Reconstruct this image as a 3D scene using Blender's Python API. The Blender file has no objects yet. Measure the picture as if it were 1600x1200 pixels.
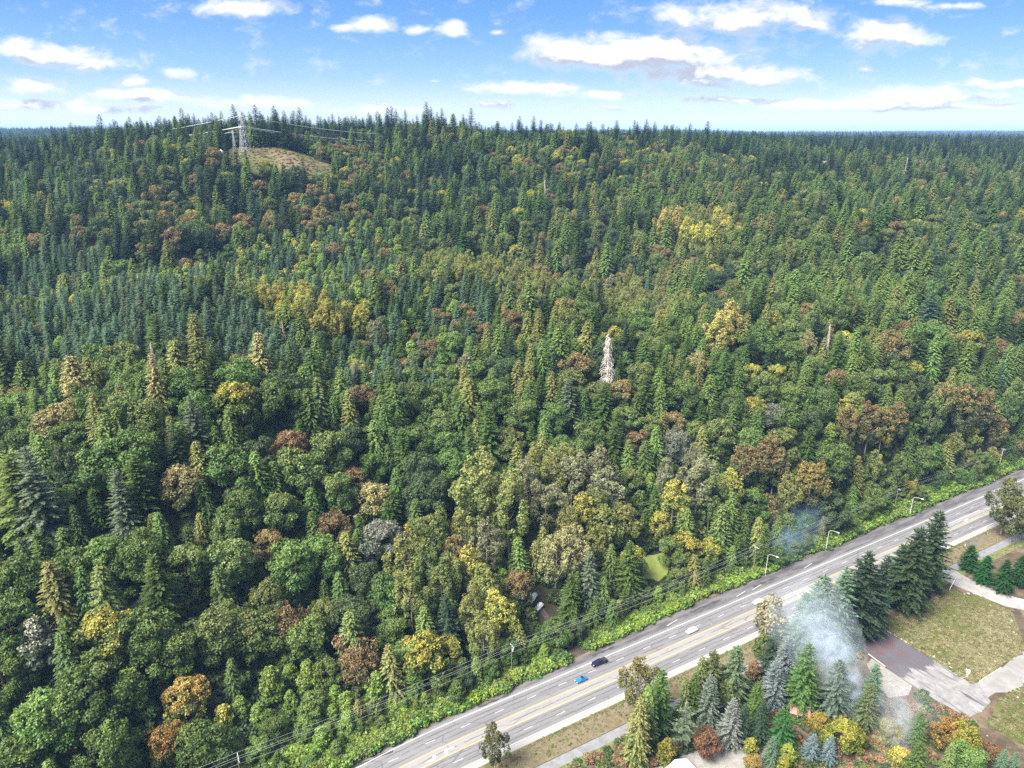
import bpy, bmesh, math, random
import numpy as np
from mathutils import Vector, Matrix

random.seed(7)
RNG = np.random.default_rng(11)
SC = bpy.context.scene
COL = SC.collection
R = math.radians

# ------------------------------------------------------------------ camera, sky, sun, exposure
CAM_H = 175.0
cd = bpy.data.cameras.new('camera'); cam = bpy.data.objects.new('camera', cd); COL.objects.link(cam)
cam.location = (0, 0, CAM_H); cam.rotation_euler = (R(90 - 19.5), 0, 0)
cd.sensor_fit = 'HORIZONTAL'; cd.sensor_width = 36.0; cd.lens = 36.0 * 1111.0 / 1600.0
cd.clip_start = 1.0; cd.clip_end = 60000.0
SC.camera = cam

SUN_ELEV, SUN_AZ = 52.0, -125.0          # sun behind the camera and to its left; azimuth from +Y, clockwise
sd = bpy.data.lights.new('sun', 'SUN'); so = bpy.data.objects.new('sun', sd); COL.objects.link(so)
sd.energy = 4.5; sd.angle = R(32); sd.color = (1.0, 0.95, 0.87)
_sv = Vector((math.sin(R(SUN_AZ)) * math.cos(R(SUN_ELEV)), math.cos(R(SUN_AZ)) * math.cos(R(SUN_ELEV)), math.sin(R(SUN_ELEV))))
so.rotation_euler = _sv.to_track_quat('Z', 'Y').to_euler()
vs = SC.view_settings
SC.display_settings.display_device = 'sRGB'
vs.view_transform = 'Standard'; vs.look = 'None'; vs.gamma = 1.0; vs.use_curve_mapping = False
vs.exposure = 1.85
SC.cycles.max_bounces = 6; SC.cycles.diffuse_bounces = 3; SC.cycles.glossy_bounces = 2
SC.cycles.transparent_max_bounces = 8; SC.cycles.volume_bounces = 2
SC.cycles.use_denoising = False
try:
    SC.cycles.denoising_prefilter = 'ACCURATE'
except Exception:
    pass
SC.cycles.volume_step_rate = 1.0; SC.cycles.volume_max_steps = 128


class NT:
    """small helper to write node trees"""
    def __init__(self, nt): self.nt = nt; self.L = nt.links
    def n(self, t, **k):
        o = self.nt.nodes.new(t)
        for a, b in k.items(): setattr(o, a, b)
        return o
    def put(self, sock, v):
        if hasattr(v, 'is_output'): self.L.new(v, sock)
        elif v is not None: sock.default_value = v
    def math(self, op, a, b=None, c=None, clamp=False):
        o = self.n('ShaderNodeMath', operation=op, use_clamp=clamp)
        self.put(o.inputs[0], a)
        if b is not None: self.put(o.inputs[1], b)
        if c is not None: self.put(o.inputs[2], c)
        return o.outputs[0]
    def vec(self, op, a, b=None, scale=None):
        o = self.n('ShaderNodeVectorMath', operation=op)
        self.put(o.inputs[0], a)
        if b is not None: self.put(o.inputs[1], b)
        if scale is not None: self.put(o.inputs['Scale'], scale)
        return o.outputs['Value'] if op in ('LENGTH', 'DOT_PRODUCT', 'DISTANCE') else o.outputs[0]
    def step(self, v, a, b, lo=0.0, hi=1.0):
        o = self.n('ShaderNodeMapRange', interpolation_type='SMOOTHSTEP')
        for i, x in enumerate((v, a, b, lo, hi)): self.put(o.inputs[i], x)
        return o.outputs[0]
    def noise(self, vec, scale, detail=4, rough=.55, dist=0.0):
        o = self.n('ShaderNodeTexNoise'); self.put(o.inputs['Vector'], vec)
        o.inputs['Scale'].default_value = scale; o.inputs['Detail'].default_value = detail
        o.inputs['Roughness'].default_value = rough; o.inputs['Distortion'].default_value = dist
        return o.outputs[0]
    def mix(self, f, a, b, mode='MIX'):
        o = self.n('ShaderNodeMix', data_type='RGBA', blend_type=mode)
        self.put(o.inputs[0], f); self.put(o.inputs[6], a); self.put(o.inputs[7], b)
        return o.outputs[2]
    def mapping(self, v, loc=(0, 0, 0), rot=(0, 0, 0), scale=(1, 1, 1)):
        o = self.n('ShaderNodeMapping'); self.put(o.inputs[0], v)
        o.inputs[1].default_value = loc; o.inputs[2].default_value = rot; o.inputs[3].default_value = scale
        return o.outputs[0]
    def sep(self, v):
        o = self.n('ShaderNodeSeparateXYZ'); self.put(o.inputs[0], v); return o.outputs
    def comb(self, x, y, z):
        o = self.n('ShaderNodeCombineXYZ')
        for i, v in enumerate((x, y, z)): self.put(o.inputs[i], v)
        return o.outputs[0]


# cumulus banks: azimuth tangent, elevation tangent, half widths, weight
def _dir(px, py):
    u, v = (px - 800) / 1111., (py - 600) / 1111.
    sp, cp = math.sin(R(19.5)), math.cos(R(19.5))
    fy = cp - v * sp
    return u / fy, -(sp + v * cp) / fy
CLOUDS = [(1010, 84, 190, 30, 1.15), (880, 80, 75, 24, 1.1), (1120, 116, 160, 20, 1.05), (1165, 28, 150, 27, .95), (1060, 20, 50, 16, .85), (1260, 40, 50, 14, .8),
          (1380, 58, 85, 24, 1.0), (580, 37, 40, 14, .95), (535, 42, 25, 7, .7), (712, 40, 28, 14, .95), (655, 43, 25, 9, .75), (370, 12, 90, 13, .95),
          (85, 84, 90, 19, 1.05), (25, 75, 45, 16, 1.0), (150, 98, 55, 11, .95), (55, 138, 60, 14, 1.0), (270, 113, 34, 10, .9), (210, 131, 26, 10, .9),
          (230, 151, 120, 11, .95), (410, 160, 110, 11, .9), (60, 165, 110, 12, .85), (170, 172, 130, 8, .8), (820, 137, 115, 10, .95), (765, 165, 50, 9, .85),
          (945, 147, 95, 8, .9), (1430, 148, 170, 15, 1.05), (1570, 131, 110, 8, .9), (1330, 161, 230, 10, .95), (1500, 166, 160, 7, .8), (1150, 158, 140, 6, .7),
          (590, 172, 100, 7, .75), (1400, 2, 60, 7, .85), (1500, 6, 60, 6, .8), (1362, 106, 18, 4, .7), (783, 52, 14, 4, .65), (680, 126, 14, 4, .6), (960, 168, 60, 4, .6)]


def cloud_group():
    g = bpy.data.node_groups.new('cloud_cover', 'ShaderNodeTree')
    g.interface.new_socket('P', in_out='INPUT', socket_type='NodeSocketVector')
    g.interface.new_socket('D', in_out='OUTPUT', socket_type='NodeSocketFloat')
    t = NT(g); gi = t.n('NodeGroupInput'); go = t.n('NodeGroupOutput')
    P = gi.outputs[0]
    warp = t.n('ShaderNodeTexNoise'); t.put(warp.inputs['Vector'], t.vec('MULTIPLY', P, (1, 2.2, 1))); warp.inputs['Scale'].default_value = 14; warp.inputs['Detail'].default_value = 3
    off = t.vec('MULTIPLY', t.vec('SUBTRACT', warp.outputs['Color'], (.5, .5, .5)), (.05, .016, 0))
    Q = t.vec('ADD', P, off)
    best = None
    for (px, py, rx, ry, w) in CLOUDS:
        u, v = _dir(px, py)
        k = 1.0 / 1111. / .93
        d = t.vec('LENGTH', t.vec('MULTIPLY', t.vec('SUBTRACT', Q, (u, v, 0)), (1 / (rx * k * 1.05), 1 / (ry * k * 1.15), 0)))
        b = t.math('MULTIPLY_ADD', d, -w * .92, w * .9)
        best = b if best is None else t.math('SMOOTH_MAX', best, b, .12)
    high = t.math('MULTIPLY', t.step(t.sep(P)[1], .24, .5), t.math('MULTIPLY_ADD', t.noise(P, 1.6, 3), 1.6, -.25))
    best = t.math('MAXIMUM', best, high)
    n1 = t.noise(t.vec('MULTIPLY', P, (1, 2.0, 1)), 26, 7, .62, .3)
    n2 = t.noise(t.vec('MULTIPLY', P, (1, 2.6, 1)), 9, 4, .55)
    D = t.math('ADD', best, t.math('MULTIPLY_ADD', n1, 1.5, -.80))
    D = t.math('ADD', D, t.math('MULTIPLY_ADD', n2, .5, -.25))
    t.put(go.inputs[0], D)
    return g


W = bpy.data.worlds.new('World'); SC.world = W; W.use_nodes = True
wt = NT(W.node_tree); W.node_tree.nodes.clear()
sky = wt.n('ShaderNodeTexSky', sky_type='NISHITA'); sky.sun_disc = False
sky.sun_elevation = R(SUN_ELEV); sky.sun_rotation = R(SUN_AZ); sky.altitude = 100; sky.air_density = 1.0; sky.dust_density = .6; sky.ozone_density = 2.2
geo = wt.n('ShaderNodeTexCoord'); dx, dy, dz = wt.sep(geo.outputs['Generated'])
den = wt.math('MAXIMUM', wt.math('ABSOLUTE', dy), .12)
P0 = wt.comb(wt.math('DIVIDE', dx, den), wt.math('DIVIDE', dz, den), wt.math('LESS_THAN', dy, 0.0))
G = cloud_group()
def gcall(v):
    o = wt.n('ShaderNodeGroup'); o.node_tree = G; wt.put(o.inputs[0], v); return o.outputs[0]
D0 = gcall(P0)
D1 = gcall(wt.vec('ADD', P0, (-.006, .021, 0)))
cover = wt.step(D0, -.05, .66)
thick = wt.step(D0, .05, .62)
lit = wt.step(wt.math('SUBTRACT', D0, D1), -.10, .38)      # thinner towards the sun: bright edge
ccol = wt.mix(wt.math('MULTIPLY', thick, wt.math('SUBTRACT', 1.0, lit)), (3.5, 3.55, 3.65, 1), (2.15, 2.3, 2.65, 1))
ccol = wt.mix(lit, ccol, (4.1, 4.08, 4.05, 1))
bluer = wt.mix(1.0, sky.outputs[0], (.62, .82, 1.0, 1), 'MULTIPLY')
ramp = wt.n('ShaderNodeValToRGB'); ramp.color_ramp.interpolation = 'B_SPLINE'
for i, (p_, c_) in enumerate(((0.0, (4.5, 4.4, 4.3)), (.10, (3.5, 3.75, 3.95)), (.26, (1.3, 2.2, 3.75)), (.55, (.42, 1.22, 3.1)), (1.0, (.26, .9, 2.5)))):
    e = ramp.color_ramp.elements[i] if i < 2 else ramp.color_ramp.elements.new(p_)
    e.position = p_; e.color = (c_[0] / 5, c_[1] / 5, c_[2] / 5, 1)
wt.put(ramp.inputs[0], wt.math('MULTIPLY', dz, 4.0))
pale = wt.mix(.8, bluer, wt.vec('SCALE', ramp.outputs[0], scale=5.0))
skyc = wt.mix(cover, pale, ccol)
bg = wt.n('ShaderNodeBackground'); bg.inputs[1].default_value = .074; wt.put(bg.inputs[0], skyc)
wo = wt.n('ShaderNodeOutputWorld'); wt.put(wo.inputs[0], bg.outputs[0])
W.cycles.sampling_method = 'MANUAL'; W.cycles.sample_map_resolution = 512

# ------------------------------------------------------------------ the lie of the land (metres; x right, y away from the road side, z up; z = 0 on the highway)
RD = np.array([math.cos(R(29.55)), math.sin(R(29.55))])
RN = np.array([-RD[1], RD[0]])
CONTROL = [[-131.1, 141.5, 11.3], [-141.9, 162.0, 24.4], [-151.2, 179.0, 33.4], [-162.7, 199.5, 43.2], [-176.4, 223.6, 54.4], [-201.6, 263.9, 63.5], [-230.1, 308.9, 72.0], [-262.8, 360.5, 85.6], [-305.0, 424.7, 75.5], [-347.1, 490.6, 98.3], [-393.9, 564.9, 113.6], [-440.7, 638.7, 127.2], [-496.8, 724.6, 136.3], [-567.1, 829.9, 141.3], [-102.6, 147.7, 4.9], [-108.0, 164.5, 22.4], [-116.1, 183.3, 30.5], [-123.1, 201.2, 42.2], [-132.3, 223.6, 54.4], [-144.7, 252.6, 67.5], [-162.0, 290.0, 77.2], [-190.1, 347.7, 88.3], [-225.2, 418.1, 76.6], [-253.3, 477.3, 99.9], [-281.4, 538.1, 115.7], [-309.5, 598.7, 131.0], [-334.0, 651.0, 142.6], [-358.6, 704.3, 156.8], [-74.9, 161.7, 0.0], [-76.3, 169.3, 0.0], [-79.9, 182.6, 7.6], [-84.6, 200.3, 18.7], [-90.0, 220.6, 31.1], [-96.5, 244.6, 44.8], [-106.2, 278.1, 58.5], [-116.2, 312.0, 71.2], [-129.1, 351.9, 76.9], [-150.1, 418.1, 84.6], [-175.9, 497.2, 91.6], [-199.3, 571.6, 113.1], [-248.4, 732.7, 159.1], [-40.1, 178.0, 0.0], [-41.8, 190.8, 0.8], [-45.0, 213.1, 9.9], [-48.2, 236.5, 22.1], [-52.2, 264.7, 35.6], [-56.9, 298.1, 51.4], [-62.2, 334.0, 65.1], [-70.4, 386.2, 76.2], [-79.7, 444.2, 88.3], [-93.8, 530.3, 93.6], [-105.5, 605.2, 110.5], [-116.0, 673.4, 127.8], [-121.9, 711.4, 137.8], [-127.7, 752.6, 156.7], [0.0, 200.7, 0.0], [0.0, 217.4, 7.0], [0.0, 242.7, 18.5], [0.0, 276.7, 30.0], [0.0, 310.4, 47.1], [0.0, 343.1, 61.6], [0.0, 386.2, 81.2], [0.0, 522.4, 55.5], [0.0, 569.9, 83.9], [0.0, 632.1, 108.5], [0.0, 693.7, 126.9], [0.0, 760.9, 141.4], [49.1, 228.6, 0.0], [50.8, 244.6, 3.0], [52.6, 257.7, 10.0], [56.3, 285.6, 26.0], [61.0, 319.6, 43.8], [66.3, 355.6, 58.1], [71.6, 391.4, 77.5], [89.1, 493.4, 51.4], [95.0, 532.1, 71.4], [102.0, 578.3, 92.9], [111.3, 638.8, 108.0], [121.9, 707.3, 126.3], [135.9, 794.0, 137.5], [108.2, 265.3, 5.6], [113.9, 288.6, 24.6], [123.2, 322.6, 42.8], [133.8, 359.1, 58.2], [144.3, 393.4, 73.4], [164.2, 453.1, 54.6], [182.9, 512.4, 77.3], [199.3, 565.0, 94.3], [220.3, 632.1, 108.5], [253.1, 734.5, 125.1], [283.5, 827.5, 134.7], [342.0, 1002.0, 140.5], [176.4, 298.1, 20.2], [188.3, 326.7, 34.7], [197.1, 348.5, 47.5], [211.2, 380.3, 59.7], [232.2, 426.0, 71.8], [249.8, 463.8, 81.1], [277.9, 523.6, 94.4], [323.5, 618.6, 109.5], [390.2, 754.9, 124.2], [460.4, 895.8, 132.8], [583.3, 1138.8, 137.4], [261.0, 331.8, 8.4], [269.8, 348.8, 19.2], [276.9, 362.4, 28.7], [288.6, 385.0, 43.6], [307.3, 417.7, 58.0], [326.0, 448.5, 67.3], [351.8, 489.8, 76.8], [393.9, 556.7, 90.4], [464.1, 665.6, 105.9], [567.1, 822.8, 121.3], [684.1, 998.3, 130.1], [-173.8, 162.0, 24.4], [-185.2, 179.0, 33.4], [-199.4, 199.5, 43.2], [-216.1, 223.6, 54.4], [-247.0, 263.9, 63.5], [-281.8, 308.9, 72.0], [-322.0, 360.5, 81.6], [-373.6, 424.7, 87.5], [-425.2, 490.6, 98.3], [-482.5, 564.9, 113.6], [-539.8, 638.7, 127.2], [-608.6, 724.6, 136.3], [-694.6, 829.9, 141.3], [374.0, 399.2, 39.4], [398.6, 433.4, 54.3], [423.2, 465.8, 63.9], [457.0, 509.1, 73.7], [512.2, 579.2, 87.7], [604.4, 693.5, 103.8], [739.5, 858.4, 119.8], [893.1, 1042.7, 128.9], [-215.7, 628.9, 156.5], [-200.4, 650.3, 158.5], [-241.1, 639.7, 157.7], [-176.3, 642.0, 154.5], [32.8, 767.6, 158.7], [66.8, 780.6, 156.5], [-70.2, 750.7, 169.3], [-40.4, 724.6, 154.3], [-18.6, 724.6, 154.3], [-30.6, 793.4, 153.6], [-36.8, 896.3, 152.3], [-36.9, 861.4, 151.0], [73.8, 861.7, 151.7], [184.5, 861.9, 152.4], [42.8, 997.4, 145.6], [-901.1, 630.9, 124.0], [-707.1, 842.6, 124.0], [-1638.3, 1147.2, 128.0], [-1285.6, 1532.1, 128.0], [-845.2, 1812.6, 128.0], [-415.8, 1956.3, 128.0], [0.0, 2000.0, 128.0], [415.8, 1956.3, 128.0], [845.2, 1812.6, 128.0], [1285.6, 1532.1, 128.0], [1638.3, 1147.2, 128.0], [-2867.0, 2007.5, 155.0], [-2249.8, 2681.2, 155.0], [-1479.2, 3172.1, 155.0], [-727.7, 3423.5, 137.0], [0.0, 3500.0, 137.0], [727.7, 3423.5, 137.0], [1479.2, 3172.1, 137.0], [2249.8, 2681.2, 137.0], [2867.0, 2007.5, 137.0], [-5734.1, 4015.0, 165.0], [-4499.5, 5362.3, 165.0], [-2958.3, 6344.2, 165.0], [-1455.4, 6847.0, 147.0], [0.0, 7000.0, 147.0], [1455.4, 6847.0, 147.0], [2958.3, 6344.2, 147.0], [4499.5, 5362.3, 147.0], [5734.1, 4015.0, 147.0], [-10649.0, 7456.5, 168.0], [-8356.2, 9958.6, 168.0], [-5494.0, 11782.0, 168.0], [-2702.9, 12715.9, 150.0], [0.0, 13000.0, 150.0], [2702.9, 12715.9, 150.0], [5494.0, 11782.0, 150.0], [8356.2, 9958.6, 150.0], [10649.0, 7456.5, 150.0], [-421.9, -66.8, 0.0], [-378.5, -42.1, 0.0], [-335.0, -17.5, 0.0], [-291.5, 7.2, 0.0], [-248.0, 31.9, 0.0], [-204.5, 56.5, 0.0], [-161.0, 81.2, 0.0], [-117.5, 105.8, 0.0], [-74.0, 130.5, 0.0], [-30.5, 155.1, 0.0], [13.0, 179.8, 0.0], [56.5, 204.5, 0.0], [100.0, 229.1, 0.0], [143.5, 253.8, 0.0], [187.0, 278.4, 0.0], [230.5, 303.1, 0.0], [274.0, 327.8, 0.0], [317.5, 352.4, 0.0], [361.0, 377.1, 0.0], [404.5, 401.7, 0.0], [448.0, 426.4, 0.0], [491.5, 451.1, 0.0], [535.0, 475.7, 0.0], [578.5, 500.4, 0.0], [622.0, 525.0, 0.0], [665.5, 549.7, 0.0], [-571.3, -208.9, 0.0], [907.6, 629.5, 0.0]]
SPECIMENS = [
 (-135.7, 167.6, 'alder', 'moss', 20, 'the pale mossy half-bare tree', 'pale mossy half-bare tree among green maples on the lower slope'),
 (-135.1, 178.0, 'cedar', 'yellow', 26, '', ''),
 (-120.8, 178.6, 'cedar', 'olive', 28, 'the broad olive conifer', 'broad olive-green conifer with drooping sprays, among maples low on the slope'),
 (-125.2, 150.4, 'maple', 'yellowgreen', 22, '', ''),
 (-117.6, 158.6, 'maple', 'green', 22, '', ''),
 (-109.5, 148.8, 'maple', 'green', 22, '', ''),
 (-128.5, 142.3, 'maple', 'green', 20, '', ''),
 (-109.5, 162.6, 'alder', 'lime', 16, '', ''),
 (-96.0, 166.5, 'maple', 'orange', 15, 'the orange-brown maple', 'orange-brown maple between green maples low on the slope'),
 (-97.6, 155.8, 'maple', 'orange', 14, '', ''),
 (-86.4, 166.9, 'alder', 'gold', 10, '', ''),
 (-85.7, 174.1, 'cedar', 'bright', 17, 'the bright green conifer', 'bright green young conifer standing low on the slope above the power lines'),
 (-118.1, 171.7, 'maple', 'goldspot', 22, '', ''),
 (-109.1, 175.0, 'maple', 'green', 22, '', ''),
 (-102.1, 173.7, 'maple', 'yellowgreen', 19, '', ''),
 (-91.5, 185.1, 'maple', 'olive', 21, '', ''),
 (-83.0, 188.1, 'maple', 'olive', 20, '', ''),
 (-150.5, 200.8, 'fir', 'greygreen', 38, 'the tall grey-green fir pair', 'very tall grey-green fir, broad and shaggy, at the outer edge of the slope'),
 (-158.3, 202.3, 'fir', 'yellowgreen', 36, '', ''),
 (-127.8, 206.6, 'fir', 'greygreen', 26, '', ''),
 (-131.8, 223.2, 'maple', 'green', 24, '', ''),
 (-115.8, 221.7, 'maple', 'tan', 20, '', ''),
 (-138.7, 217.0, 'maple', 'green', 23, '', ''),
 (-107.2, 214.5, 'cedar', 'yellow', 14, '', ''),
 (-119.0, 195.7, 'maple', 'green', 20, '', ''),
 (-107.2, 198.7, 'maple', 'olive', 20, '', ''),
 (-103.3, 233.5, 'maple', 'green', 22, '', ''),
 (-96.4, 225.4, 'maple', 'green', 18, '', ''),
 (-95.6, 205.4, 'maple', 'olive', 22, '', ''),
 (-119.9, 209.2, 'alder', 'lime', 12, '', ''),
 (-151.2, 219.7, 'maple', 'deep', 20, '', ''),
 (-135.5, 185.9, 'maple', 'green', 20, '', ''),
 (-148.8, 183.3, 'maple', 'green', 22, '', ''),
 (-144.5, 170.4, 'maple', 'green', 22, '', ''),
 (-74.9, 177.5, 'alder', 'lime', 16, 'the lime-green clump', 'large lime-green leafy clump above the power lines near the shoulder'),
 (-64.5, 182.2, 'alder', 'lime', 16, '', ''),
 (-72.5, 189.2, 'alder', 'lime', 13, '', ''),
 (-60.3, 184.7, 'maple', 'yellowgreen', 15, '', ''),
 (-52.8, 192.3, 'cedar', 'olive', 26, '', ''),
 (-50.9, 191.0, 'maple', 'brown', 20, 'the brown-topped roadside maple', 'brown-topped maple beside an olive conifer, above the highway'),
 (-49.3, 186.5, 'maple', 'brown', 18, '', ''),
 (-43.9, 183.3, 'alder', 'lime', 13, '', ''),
 (-29.2, 191.9, 'maple', 'goldspot', 22, 'the dappled roadside maple', 'big dappled yellow-green maple close above the roadside brambles'),
 (-33.6, 191.6, 'maple', 'yellowgreen', 18, '', ''),
 (-21.5, 196.6, 'maple', 'goldspot', 14, '', ''),
 (-74.9, 194.2, 'maple', 'brown', 20, '', ''),
 (-68.3, 191.6, 'maple', 'yellowgreen', 20, '', ''),
 (-76.9, 212.4, 'maple', 'yellowgreen', 24, '', ''),
 (-68.3, 221.0, 'maple', 'yellowgreen', 22, '', ''),
 (-82.1, 199.1, 'maple', 'olive', 20, '', ''),
 (-166.6, 257.4, 'cedar', 'tan', 30, '', ''),
 (-147.9, 233.8, 'cedar', 'yellow', 26, 'the golden drooping conifer', 'golden-olive drooping conifer standing in front of a taller tan one'),
 (-135.0, 254.6, 'cedar', 'tan', 28, 'the dead-topped tan conifer', 'tan-green conifer with a bleached dead top behind it'),
 (-135.0, 292.7, 'cedar', 'yellow', 28, '', ''),
 (-123.9, 268.3, 'cedar', 'olive', 28, '', ''),
 (-115.9, 239.8, 'fir', 'greygreen', 26, '', ''),
 (-107.3, 256.3, 'maple', 'goldspot', 24, 'the gold-capped maple', 'broad yellow-green maple with a gold cap, halfway up the slope'),
 (-211.4, 285.2, 'maple', 'brown', 14, '', ''),
 (-166.6, 240.3, 'maple', 'tan', 22, '', ''),
 (-165.0, 287.2, 'maple', 'olive', 22, '', ''),
 (-142.6, 289.0, 'maple', 'deep', 20, '', ''),
 (-127.0, 260.8, 'maple', 'green', 20, '', ''),
 (-142.2, 243.4, 'maple', 'olive', 20, '', ''),
 (-133.5, 241.7, 'maple', 'olive', 20, '', ''),
 (-109.1, 293.1, 'cedar', 'tan', 28, '', ''),
 (-96.8, 268.0, 'maple', 'green', 24, '', ''),
 (-68.7, 279.5, 'cedar', 'yellow', 26, 'the yellow spire conifer', 'yellow-green spire conifer rising between dark maples'),
 (-81.6, 268.2, 'cedar', 'green', 26, '', ''),
 (-81.8, 281.8, 'cedar', 'olive', 22, '', ''),
 (-57.1, 273.2, 'cedar', 'yellowgreen', 22, '', ''),
 (-54.5, 282.9, 'cedar', 'green', 22, '', ''),
 (-86.9, 254.4, 'maple', 'rust', 18, 'the rust-coloured maple', 'rust-coloured maple with a pale green crown below it'),
 (-83.2, 244.7, 'maple', 'olive', 22, '', ''),
 (-73.1, 258.2, 'maple', 'olive', 22, '', ''),
 (-43.5, 304.5, 'maple', 'green', 22, '', ''),
 (-50.2, 249.2, 'cedar', 'bright', 16, 'the small bright green spire', 'small bright green spire conifer among pale olive maples'),
 (-66.3, 232.5, 'maple', 'brown', 19, '', ''),
 (-49.2, 231.7, 'maple', 'grey', 22, 'the grey-leaved maple', 'grey-leaved rounded maple with silvery lower boughs'),
 (-85.3, 229.0, 'maple', 'olive', 21, '', ''),
 (-68.0, 243.6, 'maple', 'olive', 22, '', ''),
 (-54.5, 246.8, 'maple', 'tan', 20, '', ''),
 (-31.7, 254.0, 'maple', 'deep', 22, '', ''),
 (-38.1, 253.1, 'maple', 'deep', 20, '', ''),
 (-73.7, 325.5, 'maple', 'tan', 16, '', ''),
 (-20.2, 302.6, 'cedar', 'yellow', 26, '', ''),
 (-22.5, 293.2, 'cedar', 'green', 24, '', ''),
 (-9.6, 284.8, 'fir', 'green', 30, '', ''),
 (-17.6, 277.9, 'fir', 'green', 24, '', ''),
 (-53.9, 299.8, 'cedar', 'green', 28, '', ''),
 (-37.8, 304.5, 'maple', 'olive', 20, '', ''),
 (-23.5, 333.3, 'alder', 'greyolive', 18, '', ''),
 (-35.0, 338.1, 'alder', 'green', 16, '', ''),
 (-17.1, 332.4, 'cedar', 'green', 22, '', ''),
 (-13.4, 246.5, 'cottonwood', 'yellowolive', 38, 'the tall twin cottonwoods', 'tall yellow-olive cottonwood with a bare trunk, above the parked cars'),
 (-1.2, 241.9, 'cottonwood', 'yellowolive', 36, '', ''),
 (-29.6, 232.3, 'cottonwood', 'olive', 28, '', ''),
 (-30.2, 220.4, 'cottonwood', 'olive', 26, '', ''),
 (-22.6, 216.4, 'cottonwood', 'olive', 26, '', ''),
 (-35.1, 208.4, 'cottonwood', 'yellowolive', 26, '', ''),
 (-24.8, 214.3, 'cottonwood', 'olive', 24, '', ''),
 (-15.0, 222.6, 'cottonwood', 'gold', 24, '', ''),
 (-20.7, 219.8, 'cottonwood', 'gold', 20, '', ''),
 (-14.3, 207.4, 'cottonwood', 'yellowolive', 24, '', ''),
 (-5.5, 207.0, 'cottonwood', 'gold', 24, '', ''),
 (-9.7, 199.4, 'cottonwood', 'yellowolive', 22, '', ''),
 (5.2, 260.2, 'cottonwood', 'greyolive', 28, '', ''),
 (25.1, 266.7, 'cottonwood', 'greyolive', 30, '', ''),
 (37.1, 272.9, 'cottonwood', 'greyolive', 30, '', ''),
 (14.0, 253.1, 'cottonwood', 'greyolive', 28, '', ''),
 (38.4, 265.2, 'cottonwood', 'greyolive', 28, '', ''),
 (34.9, 256.3, 'cottonwood', 'olive', 26, '', ''),
 (28.0, 251.9, 'cottonwood', 'gold', 26, 'the yellow-topped cottonwood', 'yellow-topped cottonwood in the clump above the big pale one'),
 (36.9, 251.0, 'cottonwood', 'yellowolive', 26, '', ''),
 (22.6, 246.7, 'cottonwood', 'yellowolive', 24, '', ''),
 (22.9, 234.5, 'cottonwood', 'pale', 28, 'the big pale cottonwood', 'big pale olive cottonwood leaning over the parked white cars'),
 (16.8, 232.0, 'cottonwood', 'pale', 26, '', ''),
 (45.0, 234.4, 'fir', 'green', 27, 'the dark roadside fir', 'dark green bushy fir standing just above the highway shoulder'),
 (29.7, 228.1, 'fir', 'greygreen', 26, '', ''),
 (-1.6, 214.7, 'maple', 'green', 14, '', ''),
 (54.9, 272.4, 'alder', 'green', 14, '', ''),
 (60.6, 282.1, 'alder', 'lime', 12, '', ''),
 (67.9, 265.2, 'cottonwood', 'gold', 26, 'the golden narrow cottonwood', 'narrow golden cottonwood with its bare trunk showing, above the highway'),
 (62.2, 259.5, 'cottonwood', 'gold', 18, '', ''),
 (71.8, 253.3, 'maple', 'goldspot', 18, '', ''),
 (51.0, 261.7, 'alder', 'lime', 10, '', ''),
 (65.5, 253.8, 'maple', 'yellowgreen', 15, '', ''),
 (80.2, 274.2, 'cottonwood', 'greyolive', 30, '', ''),
 (84.8, 269.3, 'cottonwood', 'olive', 28, '', ''),
 (96.0, 278.7, 'cottonwood', 'gold', 20, '', ''),
 (87.3, 260.4, 'cedar', 'olive', 26, '', ''),
 (75.4, 296.8, 'maple', 'grey', 20, '', ''),
 (59.2, 286.6, 'cedar', 'bright', 22, '', ''),
 (102.2, 284.3, 'cottonwood', 'brown', 26, '', ''),
 (113.1, 288.4, 'cottonwood', 'brown', 27, 'the brownish round cottonwood', 'brownish round-topped cottonwood beside the gold one'),
 (117.7, 287.5, 'cottonwood', 'brown', 24, '', ''),
 (134.3, 286.7, 'cottonwood', 'amber', 28, 'the amber cottonwood', 'amber-gold rounded cottonwood standing alone in colour above the highway'),
 (112.0, 276.8, 'maple', 'brown', 16, '', ''),
 (105.7, 276.4, 'maple', 'green', 18, '', ''),
 (148.2, 298.5, 'maple', 'green', 24, 'the large dark green maple', 'large dark green domed maple beside the amber cottonwood'),
 (158.4, 309.0, 'cottonwood', 'brown', 26, '', ''),
 (179.6, 317.3, 'cottonwood', 'amber', 26, '', ''),
 (171.9, 315.6, 'cottonwood', 'brown', 27, '', ''),
 (171.3, 328.8, 'cottonwood', 'olive', 26, '', ''),
 (199.7, 334.6, 'cottonwood', 'olive', 22, '', ''),
 (221.6, 341.5, 'cottonwood', 'brown', 30, '', ''),
 (234.5, 345.4, 'cottonwood', 'brown', 32, 'the great spreading cottonwood', 'great brown-green cottonwood with spreading limbs beside the highway'),
 (250.4, 353.1, 'cottonwood', 'brown', 30, '', ''),
 (213.3, 336.3, 'cottonwood', 'olive', 26, '', ''),
 (271.7, 363.6, 'cottonwood', 'olive', 28, '', ''),
 (260.6, 353.4, 'cottonwood', 'brown', 24, '', ''),
 (280.5, 370.7, 'cottonwood', 'olive', 28, '', ''),
 (182.2, 308.9, 'maple', 'olive', 13, '', ''),
 (201.6, 313.6, 'maple', 'olive', 11, '', ''),
 (131.3, 279.8, 'maple', 'green', 12, '', ''),
 (144.5, 286.2, 'maple', 'deep', 18, '', ''),
 (216.1, 330.5, 'alder', 'green', 16, '', ''),
 (151.7, 311.6, 'alder', 'lime', 12, '', ''),
 (172.1, 333.7, 'alder', 'lime', 13, '', ''),
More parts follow.
